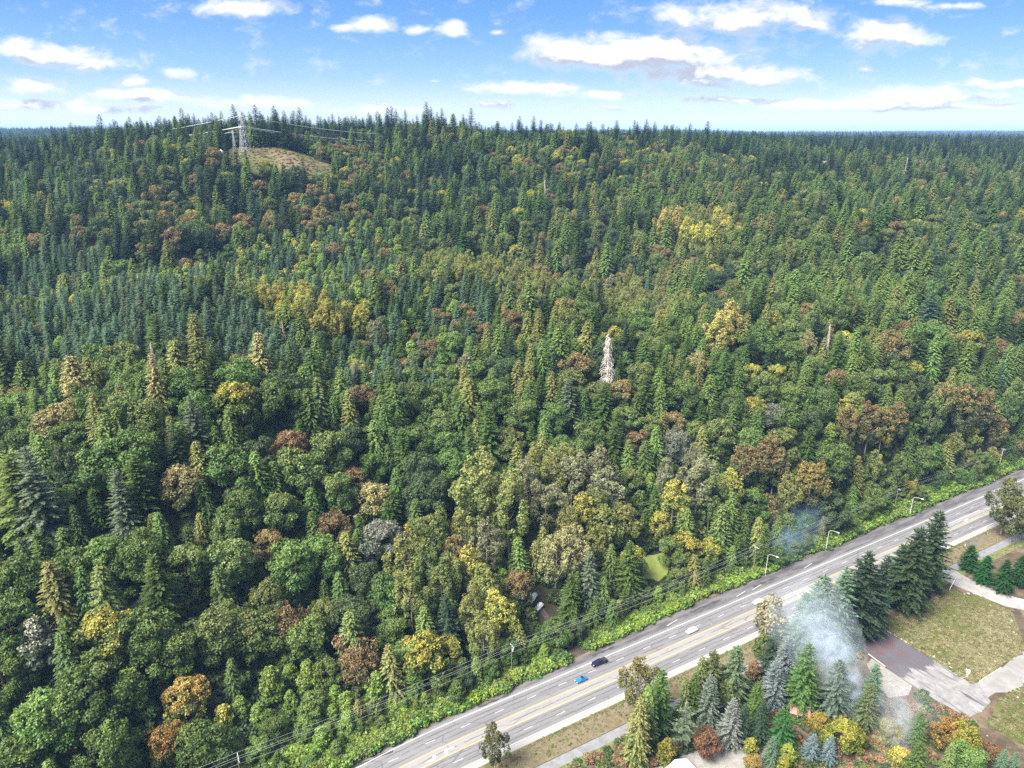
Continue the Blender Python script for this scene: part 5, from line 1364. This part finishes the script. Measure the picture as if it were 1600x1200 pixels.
# ------------------------------------------------------------------ vehicles
def car(name, label, loc, rotz, paint, L=4.7, Wd=1.82, Hh=1.45, style='sedan', roofpaint=None, group='cars on the highway', cat='car'):
    root = empty(name, loc, rotz); tag(root, label, cat, group)
    hw = Wd / 2; gl = .30; belt = Hh * .62
    # body: sections from nose to tail (x, half width, deck height)
    if style == 'pickup': sec = [(.5, .78, .62), (.47, .93, .66), (.30, 1, .72), (.20, 1, .76), (-.13, 1, .77), (-.15, 1, .70), (-.47, 1, .70), (-.5, .95, .66)]
    elif style == 'suv': sec = [(.5, .76, .52), (.47, .92, .60), (.28, 1, .66), (.1, 1, .68), (-.3, 1, .68), (-.47, .97, .68), (-.5, .9, .62)]
    else: sec = [(.5, .70, .42), (.47, .88, .50), (.28, .98, .60), (.1, 1, .63), (-.25, 1, .64), (-.42, .96, .66), (-.5, .84, .6)]
    b = MB(); rows = []
    for (x, w, h) in sec:
        W_, Z = hw * w, Hh * h
        rows.append([(x * L, -W_ * .94, gl), (x * L, -W_, gl + (Z - gl) * .45), (x * L, -W_ * .97, Z * .93), (x * L, -W_ * .82, Z), (x * L, W_ * .82, Z), (x * L, W_ * .97, Z * .93), (x * L, W_, gl + (Z - gl) * .45), (x * L, W_ * .94, gl)])
    b.grid(rows, True); b.face(rows[0]); b.face(rows[-1][::-1])
    b.build('body', paint, root, smooth=False)
    # cabin: glass band with pillars, roof on top
    if style == 'pickup': cab = (.20, .09, -.10, -.135)
    elif style == 'suv': cab = (.22, .08, -.42, -.47)
    elif style == 'coupe': cab = (.17, .02, -.20, -.33)
    else: cab = (.20, .06, -.22, -.36)
    z0, z1 = Hh * (.76 if style == 'pickup' else .66 if style == 'suv' else .62), Hh * .97
    lo = [(cab[0] * L, hw * .86), (cab[3] * L, hw * .86)]; hi = [(cab[1] * L, hw * .70), (cab[2] * L, hw * .70)]
    A = [(lo[0][0], -lo[0][1], z0), (lo[1][0], -lo[1][1], z0), (lo[1][0], lo[1][1], z0), (lo[0][0], lo[0][1], z0)]
    B = [(hi[0][0], -hi[0][1], z1), (hi[1][0], -hi[1][1], z1), (hi[1][0], hi[1][1], z1), (hi[0][0], hi[0][1], z1)]
    def quad(nm, i, j, k=.0):
        a, b_, c, d = Vector(A[i]), Vector(A[j]), Vector(B[j]), Vector(B[i]); m_ = (a + b_ + c + d) / 4
        n_ = (b_ - a).cross(d - a).normalized() * .012
        q = [m_ + (p - m_) * .88 + n_ for p in (a, b_, c, d)]
        MB().face(q).build(nm, M_GLASS, root)
    MB().grid([A, B], True).build('cabin', paint, root)
    quad('windscreen', 3, 0); quad('rear_window', 1, 2); quad('side_window', 0, 1); quad('side_window', 2, 3)
    r_ = MB(); ins = [(p[0] * .99, p[1] * .9, p[2] + .05) for p in B]; r_.grid([B, ins], True); r_.face(ins); r_.build('roof', roofpaint or paint, root)
    wr = .33 if style in ('sedan', 'coupe') else .38
    for x in (.31, -.30):
        for sgn in (-1, 1):
            wm = MB(); y0, y1 = sgn * hw * .82, sgn * hw * 1.01
            wm.tube([(0, y0 - sgn * hw * .91, 0), (0, y1 - sgn * hw * .91, 0)], wr, wr, 14)
            wh = wm.build('wheel', M_BLACK, root, (x * L, sgn * hw * .91, wr))
            MB().tube([(0, sgn * hw * .105, 0), (0, sgn * hw * .112, 0)], wr * .62, wr * .62, 10).build('rim', M_RIM, wh)
    for sgn in (-1, 1):
        h = sec[1][2] * Hh
        MB().box((L * .487, sgn * hw * .66, h * .86), (.16, hw * .34, h * .18)).build('headlight', M_LAMPC, root)
        MB().box((-L * .493, sgn * hw * .72, Hh * .55), (.09, hw * .24, Hh * .1)).build('tail_light', M_TAILC, root)
        MB().box((cab[0] * L * .82, sgn * hw * 1.06, z0 + .03), (.14, hw * .16, .12)).build('mirror', paint, root)
    MB().box((L * .497, 0, gl + .1), (.06, hw * 1.3, .16)).build('bumper', M_TRIM, root)
    if style == 'pickup':
        MB().box((-.32 * L, 0, Hh * .70 + .012), (.31 * L, hw * 1.5, .02)).build('bed_cover', M_TRIM, root)
    return root


P_BLUE = worn('blue_paint', (.012, .14, .42), .25, .6, .1, var=.05); P_NAVY = worn('navy_paint', (.008, .01, .03), .2, .6, .1, var=.05); P_WHITE = worn('white_paint', (.66, .67, .68), .25, .6, var=.04)
HEAD = R(29.55) + math.pi
def on_road(t, s): x, y = at(t, s); return (x, y, .036)
car('car', 'small blue car with a black roof in the inner lane, passing the black pickup', on_road(115.6, 156.6), HEAD, P_BLUE, 4.2, 1.8, 1.34, 'coupe', M_TRIM)
car('pickup_truck', 'black pickup truck with a covered bed in the lane by the dirt track', on_road(125.8, 160.2), HEAD, P_NAVY, 5.9, 2.0, 1.8, 'pickup', cat='pickup truck')
car('car', 'white sedan alone in the inner lane, in full view', on_road(165.8, 157.0), HEAD, P_WHITE, 4.8, 1.84, 1.44)
car('car', 'white sedan partly hidden by the thin half-bare tree', on_road(200.6, 157.1), HEAD, P_WHITE, 4.8, 1.84, 1.44)
for lab, x, y, k, st in (('white parked car with a dark rear window, higher of two up the dirt track', 8.0, 226.6, R(58), 'suv'), ('white parked car nearer the highway, lower of two up the dirt track', 10.0, 224.6 - 1.0, R(50), 'suv')):
    c = car('car', lab, (x, y, gz(x, y) + .25), k + math.pi, P_WHITE, 4.7, 1.86, 1.66, st, group='parked white cars')
    d = Vector((math.cos(k), math.sin(k))); s_ = (gz(x + d.x * 1.5, y + d.y * 1.5) - gz(x - d.x * 1.5, y - d.y * 1.5)) / 3
    c.rotation_euler = (0, math.atan(s_), k + math.pi)

# ------------------------------------------------------------------ lamps, poles and lines along the highway
def sag(a, b, dip, n=14):
    a, b = Vector(a), Vector(b)
    return [a.lerp(b, i / n) - Vector((0, 0, dip * 4 * (i / n) * (1 - i / n))) for i in range(n + 1)]


for i, (t, s, w) in enumerate(((217.5, 168.6, 'beside the pair of poles in the smoke'), (255.6, 168.6, 'in the middle of the three'), (316.5, 168.6, 'at the far bend'))):
    x, y = at(t, s); g = empty('street_lamp', (x, y, 0), R(29.55)); tag(g, f'grey curved-arm street lamp over the shoulder, {w}', 'street lamp', 'street lamps along the highway')
    MB().tube([(0, 0, -.3), (0, 0, 9.8)], .15, .09, 8).build('pole', M_POLEG, g)
    MB().tube([(0, 0, 9.7), (.1, -.4, 10.25), (.5, -1.5, 10.7), (.9, -3.2, 10.8)], .075, .06, 6).build('arm', M_POLEG, g)
    MB().box((1.05, -3.7, 10.8), (.42, 1.0, .18), R(14), .8).build('lamp_head', M_LAMPC, g)
    MB().box((0, 0, .1), (.5, .5, .3)).build('base', M_CURB, g)
POLES = [(-99, 170.6, 12.2), (8.4, 169.2, 12.2), (96.8, 171.0, 12.0), (214.6, 172.6, 12.4), (312.0, 174.0, 12.0), (404.0, 174.0, 12.0), (500, 174.0, 12.0)]
tops = []
PW = ('', 'nearest the lower edge with a doubled white crossarm', 'standing in brambles above the blue car', 'one of a pair beside the smoke', 'between two street lamps', 'at the far bend', '')
for i, (t, s, h) in enumerate(POLES):
    x, y = at(t, s); z = gz(x, y); tops.append((x, y, z, h))
    if i in (0, 6): 
        lab = 'weathered utility pole beyond the last one in view, same line' if i else 'weathered utility pole before the first one in view, same line'
    else: lab = f'weathered wooden utility pole, {PW[i]}'
    g = empty('utility_pole', (x, y, z), R(29.55)); tag(g, lab, 'utility pole', 'utility poles along the highway')
    MB().tube([(0, 0, -1), (0, 0, h)], .17, .12, 8).build('pole', M_POLEW if i != 5 else M_POLEG, g)
    for dz_ in ((-.35, -1.5) if i == 1 else (-.35,)):
        MB().box((.16, 0, h + dz_), (.12, 2.6, .14)).build('crossarm', M_POLEG, g)
    for yy in (-1.2, -.4, 1.2): MB().tube([(.16, yy, h - .28), (.16, yy, h - .02)], .07, .05, 6).build('insulator', M_LAMPC, g)
    if i == 2: MB().tube([(.3, -.3, h - 2.4), (.3, -.3, h - 1.4)], .24, .24, 8).build('transformer', M_POLEG, g)
x, y = at(220.0, 172.8); z = gz(x, y); g = empty('utility_pole', (x, y, z)); tag(g, 'plain brown wooden pole without crossarm, second of the pair beside the smoke', 'utility pole', 'utility poles along the highway')
MB().tube([(0, 0, -1), (.3, 0, 11.8)], .2, .14, 8).build('pole', M_POLEW, g); MB().box((.3, 0, 10.9), (.3, .3, .5)).build('cap_box', M_POLEG, g)
for j, (off, dz_, rad) in enumerate(((-1.2, -.02, .022), (-.4, -.02, .022), (1.2, -.02, .022), (.0, -3.0, .035))):
    for i in range(len(tops) - 1):
        a, b = tops[i], tops[i + 1]
        pa, pb = (a[0] + RN[0] * off, a[1] + RN[1] * off, a[2] + a[3] + dz_), (b[0] + RN[0] * off, b[1] + RN[1] * off, b[2] + b[3] + dz_)
        seg = ('before the first pole', 'from the doubled crossarm pole', 'from the pole above the blue car', 'from the paired poles', 'from the pole between lamps', 'past the far bend')[i]
        w = ('outer upper wire', 'middle upper wire', 'inner upper wire', 'thick lower cable')[j]
        o = MB().tube(sag(pa, pb, 1.2 if j < 3 else 1.6), rad, rad, 4, False).build('power_line', M_WIRE if j < 3 else M_CABLE)
        tag(o, f'{w} of the roadside line, span {seg}', 'wire', 'wires of the roadside pole line')

# ------------------------------------------------------------------ transmission towers on the hill
def lattice(name, label, loc, rotz, H, base, waist, arms, r=.16, r2=.09):
    g = empty(name, loc, rotz); tag(g, label, 'tower', 'lattice power towers')
    def hwid(z):
        f = z / H
        return base / 2 * (1 - f / .72) + waist / 2 * (f / .72) if f < .72 else waist / 2 * (1 - (f - .72) / .28 * .75)
    zs = [0, .16, .31, .44, .55, .64, .72, .79, .86, .93, 1.0]
    for sx, sy in ((1, 1), (1, -1), (-1, 1), (-1, -1)):
        MB().tube([(sx * hwid(z * H), sy * hwid(z * H), z * H - (1.2 if z == 0 else 0)) for z in zs], r, r * .6, 5).build('leg', M_STEEL, g)
    br = MB()
    for a, b in zip(zs[:-1], zs[1:]):
        for k in range(4):
            c = [(1, 1), (1, -1), (-1, -1), (-1, 1)]; p, q = c[k], c[(k + 1) % 4]; ha, hb = hwid(a * H), hwid(b * H)
            br.tube([(p[0] * ha, p[1] * ha, a * H), (q[0] * hb, q[1] * hb, b * H)], r2, r2, 4, False)
            br.tube([(q[0] * ha, q[1] * ha, a * H), (p[0] * hb, p[1] * hb, b * H)], r2, r2, 4, False)
            br.tube([(p[0] * hb, p[1] * hb, b * H), (q[0] * hb, q[1] * hb, b * H)], r2, r2, 4, False)
    o = br.build('bracing', M_STEEL, g); o['kind'] = 'stuff'
    for zf, w in arms:
        am = MB(); z = zf * H
        for s in (-1, 1):
            am.tube([(0, s * hwid(z), z), (0, s * w, z + .3)], .1, .07, 4); am.tube([(0, s * hwid(z + 1.8), z + 1.8), (0, s * w, z + .3)], .08, .06, 4)
        am.build('crossarm', M_STEEL, g)
        for s in (-1, 1): MB().tube([(0, s * w, z + .3), (0, s * w, z - 1.6)], .14, .14, 6).build('insulator', M_LAMPC, g)
    return g


TX, TY = -225.6, 633.3; TZ = gz(TX, TY)
lattice('power_tower', 'tall tapering grey lattice tower, the largest, on the grassy hilltop', (TX, TY, TZ), R(-12), 35.0, 7.8, 1.9, ((.9, 2.2), (.66, 2.8)), .12, .055)
MX1, MY1 = -230.2, 639.1; MX2, MY2 = -237.5, 641.7
lattice('power_tower', 'slim lattice mast directly behind the largest tower', (MX1, MY1, gz(MX1, MY1)), R(-12), 22.5, 2.5, 1.1, ((.93, 1.3),), .09, .05)
lattice('power_tower', 'shortest slim lattice mast, left of the largest tower on the hilltop', (MX2, MY2, gz(MX2, MY2)), R(-12), 17.5, 2.2, 1.0, ((.93, 1.2),), .09, .05)
FT = []
for (x, y, h, lab) in ((-45.4, 884.8, 26, 'distant twin-line lattice tower on the plateau, left one of the pair'), (-34.9, 891.3, 25, 'distant twin-line lattice tower on the plateau, right one of the pair'), (253.9, 1125.3, 24, 'small distant lattice tower beyond the maples at the horizon'), (126.7, 1281.3, 50, 'tall faint lattice mast standing on the horizon')):
    z = gz(x, y); lattice('power_tower', lab, (x, y, z), R(20), h, h * .2, 2.0, ((.95, 2.6), (.75, 3.4)), .2, .13); FT.append((x, y, z + h * .95))
def conductor(a, b, dip, label, r=.22):
    tag(MB().tube(sag(a, b, dip, 20), r, r, 5, False).build('power_line', M_WIRE), label, 'wire', 'conductors of the hilltop towers')
conductor((TX, TY, TZ + 31.0), (-633, 1002, 164.0), 6, 'highest conductor running left from the largest tower')
conductor((TX, TY, TZ + 22.3), (-633, 1002, 157.5), 5, 'thick bright conductor running left from the middle arm of the largest tower', .3)
conductor((MX1, MY1, gz(MX1, MY1) + 20.8), (-636, 1002, 154.5), 6, 'conductor running left from the mast behind the tower', .18)
conductor((MX2, MY2, gz(MX2, MY2) + 16.2), (-640, 1002, 152.3), 6, 'lowest conductor running left from the shortest mast', .2)
conductor((TX, TY, TZ + 31.0), (FT[0][0], FT[0][1], FT[0][2]), 9, 'highest conductor running from the largest tower to the distant pair', .24)
conductor((TX, TY, TZ + 22.6), (FT[1][0], FT[1][1], FT[1][2] - 6), 9, 'thick bright conductor sagging from the largest tower towards the distant pair', .32)
conductor((MX1, MY1, gz(MX1, MY1) + 20.8), (FT[1][0], FT[1][1], FT[1][2] - 9), 10, 'thin conductor running from the mast behind the tower to the right', .16)
conductor((MX2, MY2, gz(MX2, MY2) + 16.2), (FT[0][0] - 6, FT[0][1], FT[0][2] - 14), 9, 'lowest conductor running right above the grassy hilltop', .18)
conductor(FT[2], FT[3], 6, 'faint far conductor between the two horizon towers', .25)
x, y = -248.7, 639.1; z = gz(x, y)
g = empty('equipment_hut', (x, y, z)); tag(g, 'small white hut with a pointed top left of the hilltop towers', 'hut')
MB().box((0, 0, 1.6), (3.4, 3.0, 3.8)).build('wall', P_WHITE, g); MB().face([(-1.9, -1.7, 3.5), (1.9, -1.7, 3.5), (0, 0, 5.4)]).face([(1.9, -1.7, 3.5), (1.9, 1.7, 3.5), (0, 0, 5.4)]).face([(1.9, 1.7, 3.5), (-1.9, 1.7, 3.5), (0, 0, 5.4)]).face([(-1.9, 1.7, 3.5), (-1.9, -1.7, 3.5), (0, 0, 5.4)]).build('roof', P_WHITE, g)
MB().box((0, -1.52, 1.2), (.9, .06, 2.0)).build('door', M_POLEG, g)

# ------------------------------------------------------------------ houses, shed, yard things
M_ROOFR = worn('faded_red_roof', (.42, .2, .17), .85, var=.3, scale=2); M_ROOFW = worn('pale_roof', (.62, .64, .68), .7, var=.12); M_SIDING = worn('white_siding', (.75, .75, .74), .7, var=.08); M_WOODW = worn('brown_boards', (.16, .1, .07), .9, var=.3)
def house(name, label, loc, rotz, L, Wd, Hh, rise, wall, roof, cat='house', windows=2, over=.5):
    g = empty(name, loc, rotz); tag(g, label, cat)
    MB().box((0, 0, Hh / 2 - .5), (L, Wd, Hh + 1)).build('wall', wall, g)
    ga = MB()
    for sx in (-1, 1): ga.face([(sx * L / 2 * .998, -Wd / 2, Hh), (sx * L / 2 * .998, Wd / 2, Hh), (sx * L / 2 * .998, 0, Hh + rise)])
    ga.build('gable', wall, g)
    for sy in (-1, 1):
        r = MB(); e = Wd / 2 + over; drop = rise * over / (Wd / 2)
        a = [(-L / 2 - over, sy * e, Hh - drop), (L / 2 + over, sy * e, Hh - drop), (L / 2 + over, 0, Hh + rise + .02), (-L / 2 - over, 0, Hh + rise + .02)]
        b = [(p[0], p[1], p[2] + .16) for p in a]
        r.face(a[::-1]); r.face(b); r.grid([a, b], True); r.build('roof_slope', roof, g)
    for k in range(windows):
        xx = (k + .5) / windows * L - L / 2
        for sy in (-1, 1):
            f = MB().box((xx, sy * (Wd / 2 + .02), Hh * .55), (1.5, .1, 1.3)).build('window', M_SIDING if wall is not M_SIDING else M_POLEG, g)
            MB().box((xx, sy * (Wd / 2 + .05), Hh * .55), (1.2, .1, 1.0)).build('pane', M_GLASS, f)
    MB().box((L * .18, -Wd / 2 - .03, 1.0), (.95, .1, 2.0)).build('door', M_TRIM, g)
    return g


x, y = at(167.2, 109.9); house('shed', 'small shed with a faded red roof between yard trees and smoke', (x, y, 0), R(-20), 5.2, 4.4, 2.6, 1.5, M_WOODW, M_ROOFR, 'shed', 1, .4)
x, y = at(118.5, 108.2); house('house', 'house with a pale roof ridge just showing at the lower edge by the gravel yard', (x, y, 0), R(-62), 10, 8, 2.4, 1.7, M_SIDING, M_ROOFW, windows=3)
x, y = at(178.5, 82.2); house('shed', 'small red-roofed shed inside the second plume of smoke', (x, y, 0), R(10), 4.5, 4.0, 2.6, 1.3, M_WOODW, M_ROOFR, 'shed', 1, .4)
for (x, y, rz, L, lab) in ((359.0, 851.0, 20, 13, 'white house with a pale gabled roof among the hillside trees'), (551.2, 1073.3, -10, 15, 'distant pale-roofed house on the plateau near the horizon'), (462.3, 1112.3, 30, 13, 'second distant pale-roofed house on the plateau, farther left')):
    house('house', lab, (x, y, gz(x, y) - .2), R(rz), L, 10, 8, 4, M_SIDING, M_ROOFW, windows=4)
x, y = at(278.5, 125.8); g = empty('barrier_gate', (x, y, 0), R(29.55 + 18)); tag(g, 'white horizontal barrier bar across the driveway entrance', 'gate')
MB().box((0, 0, 1.05), (9.0, .22, .3)).build('bar', P_WHITE, g)
for xx in (-4.3, 4.3): MB().tube([(xx, 0, -.2), (xx, 0, 1.25)], .13, .13, 8).build('post', P_WHITE, g)
def curb(label, t0, s0, t1, s1):
    (x0, y0), (x1, y1) = at(t0, s0), at(t1, s1); Lc = math.hypot(x1 - x0, y1 - y0); a = math.atan2(y1 - y0, x1 - x0)
    o = MB().box((0, 0, .05), (Lc, .32, .34)).build('curb', M_CURB, None, ((x0 + x1) / 2, (y0 + y1) / 2, 0), a); o['label'] = label; o['kind'] = 'structure'
curb('long pale curb between the grass field and the parking lot', 229.2, 122, 231.2, 91.2); curb('short white curb beside the gravel patch', 212, 117, 211.4, 110)
curb('short curb at the low end of the parking lot', 219.8, 86.2, 219.4, 82.0); curb('pale curb along the concrete pad', 232.5, 89.9, 246, 89.9)
def stone_mesh(seed):
    rng = random.Random(seed); bm = bmesh.new(); bmesh.ops.create_icosphere(bm, subdivisions=2, radius=1)
    for v in bm.verts:
        k = 1 + .22 * math.sin(v.co.x * 3 + seed) * math.cos(v.co.y * 2.6 + seed * 2) + rng.uniform(-.08, .08); v.co = Vector((v.co.x * k, v.co.y * k * .8, v.co.z * k * .62))
    m = bpy.data.meshes.new('boulder'); bm.to_mesh(m); bm.free(); m.materials.append(M_ROCK); return m
ST = [stone_mesh(i) for i in range(4)]
spots = []
for (t0, s0, t1, s1, n, w) in ((230.4, 118, 232.2, 91.5, 9, 'beside the long curb'), (233, 91.2, 263, 93.5, 8, 'along the field edge above the concrete pad'), (266, 94.5, 281, 106, 4, 'at the field corner by the driveway'), (236, 80, 224, 62, 9, 'in the line below the concrete pad'), (276, 122, 281, 116, 5, 'at the driveway bend'), (214, 82, 208, 72, 4, 'at the low end of the pavement')):
    for i in range(n):
        f = (i + random.uniform(.1, .9)) / n; spots.append((t0 + (t1 - t0) * f + random.gauss(0, .5), s0 + (s1 - s0) * f + random.gauss(0, .5), random.uniform(.25, .6), w, i))
big = {}
for (t, s, r, w, i) in spots: big[w] = max(big.get(w, 0), r)
for (t, s, r, w, i) in spots:
    x, y = at(t, s); o = link('boulder', ST[i % 4], None, (x, y, r * .3), random.uniform(0, 6)); o.scale = (r, r, r)
    lab = f'pale grey boulder, the largest of those {w}' if r == big[w] else f'pale grey boulder, {ORD[i]} of those {w}'
    tag(o, lab, 'boulder', 'boulders ' + w)
x, y = at(233.6, 94.2); g = empty('litter_box', (x, y, .0), R(50)); tag(g, 'white broken box lying in the grass by the parking lot corner', 'box')
MB().box((0, 0, .35), (1.7, 1.0, .7), 0, .92).build('side_panel', P_WHITE, g); MB().box((.25, .75, .55), (1.3, .08, .7)).build('lid', P_WHITE, g)
for (t, s, lab) in ((313.0, 140.2, 'short white marker post on the dark apron by the driveway'), (64.5, 169.0, 'thin white marker post on the grassy bank near the lower edge'), (302, 100.5, 'short white marker post beside the curving driveway')):
    x, y = at(t, s); g = empty('marker_post', (x, y, 0)); tag(g, lab, 'marker post', 'white marker posts'); MB().tube([(0, 0, -.2), (0, 0, 1.15)], .12, .1, 7).build('post', P_WHITE, g); MB().box((0, 0, .95), (.2, .2, .12)).build('reflector', M_YELLOW, g)

# ------------------------------------------------------------------ air: smoke and haze
def smoke(name, label, path, dens, tone):
    """path: (x, y, z, radius, weight) up the plume; closed tube with density from the distance to its puffs"""
    pts = [Vector(p[:3]) for p in path]; b = MB(); rows = []
    for i, p in enumerate(path):
        d = (pts[min(i + 1, len(pts) - 1)] - pts[max(i - 1, 0)]).normalized(); a = Vector((1, 0, 0)); c = d.cross(a).normalized(); a = c.cross(d).normalized(); r = p[3] * 1.9
        rows.append([pts[i] + (a * math.cos(2 * math.pi * j / 14) + c * math.sin(2 * math.pi * j / 14)) * r for j in range(14)])
    d = (pts[-1] - pts[-2]).normalized() * path[-1][3] * 1.2; rows.append([q + d - (q - pts[-1]) * .45 for q in rows[-1]])
    b.grid(rows, True); b.face(rows[0][::-1]); b.face(rows[-1])
    m, t, o = new_mat(name); tc = t.n('ShaderNodeNewGeometry'); P = tc.outputs['Position']
    wn = t.n('ShaderNodeTexNoise'); t.put(wn.inputs['Vector'], P); wn.inputs['Scale'].default_value = .16; wn.inputs['Detail'].default_value = 3
    Q = t.vec('ADD', P, t.vec('SCALE', t.vec('SUBTRACT', wn.outputs['Color'], (.5, .5, .5)), scale=7.0))
    tot = None
    dense = []
    for i in range(len(path) - 1):
        for k in range(2):
            f = k / 2; A, B = path[i], path[i + 1]; dense.append([A[j] + (B[j] - A[j]) * f for j in range(5)])
    for (x, y, z, r, w) in dense:
        q = t.vec('LENGTH', t.vec('SCALE', t.vec('SUBTRACT', Q, (x, y, z)), scale=1 / r))
        g_ = t.math('MULTIPLY', t.step(q, .15, 1.5, 1, 0), w); tot = g_ if tot is None else t.math('SMOOTH_MAX', tot, g_, .15)
    n_ = t.step(t.noise(P, .26, 5, .62, .8), .36, .68, .04, 1.0)
    v = t.n('ShaderNodeVolumePrincipled'); v.inputs['Color'].default_value = rgb(tone); v.inputs['Anisotropy'].default_value = .1
    t.put(v.inputs['Density'], t.math('MULTIPLY', t.math('MULTIPLY', tot, n_), dens)); t.put(o.inputs['Volume'], v.outputs[0])
    ob = b.build(name, m); tag(ob, label, None, None, 'stuff'); return ob


def along(t, s, z): x, y = at(t, s); return (x, y, z)
smoke('smoke', 'blue-white bonfire smoke drifting up through the firs by the yard', [along(180.5, 100.5, .5) + (1.3, .8), along(180.6, 101.5, 5) + (2.0, 1.0), along(180.6, 103, 10) + (3.2, 1.1), along(179.6, 106, 15) + (4.8, 1.15), along(178, 110, 20) + (6.2, .85), along(177, 115, 25) + (7.2, .45), along(177, 121, 29) + (7.6, .1)], .34, (.8, .9, 1.0))
smoke('smoke', 'second smaller plume of white smoke beside the small red-roofed shed', [along(180.8, 86.2, .5) + (1.8, .8), along(181.5, 87.2, 4) + (3.0, 1.0), along(182.5, 88.5, 8) + (4.4, .9), along(184.5, 89.5, 12) + (5.4, .5), along(188, 90, 15) + (6, .2)], .17, (.9, .93, .99))
smoke('smoke', 'thin blue smoke hanging in the trees across the highway', [along(226, 173, 2) + (4, .3), along(232, 175, 6) + (5.5, .8), along(240, 177, 9) + (6.5, .9), along(248, 178.5, 11) + (6, .6), along(256, 179, 13) + (5, .25)], .14, (.5, .74, 1.0))

hz = MB().box((0, 0, 0), (29000, 29000, 262)).build('haze', None, None, (0, 0, 262 / 2 - 1.6))
m, t, o = new_mat('haze'); v = t.n('ShaderNodeVolumePrincipled'); v.inputs['Color'].default_value = (.3, .55, 1.0, 1); v.inputs['Density'].default_value = HAZE_DENSITY = .00007; v.inputs['Anisotropy'].default_value = .0
t.put(o.inputs['Volume'], v.outputs[0]); hz.data.materials.append(m); tag(hz, 'pale blue haze over the far forest', None, None, 'stuff')
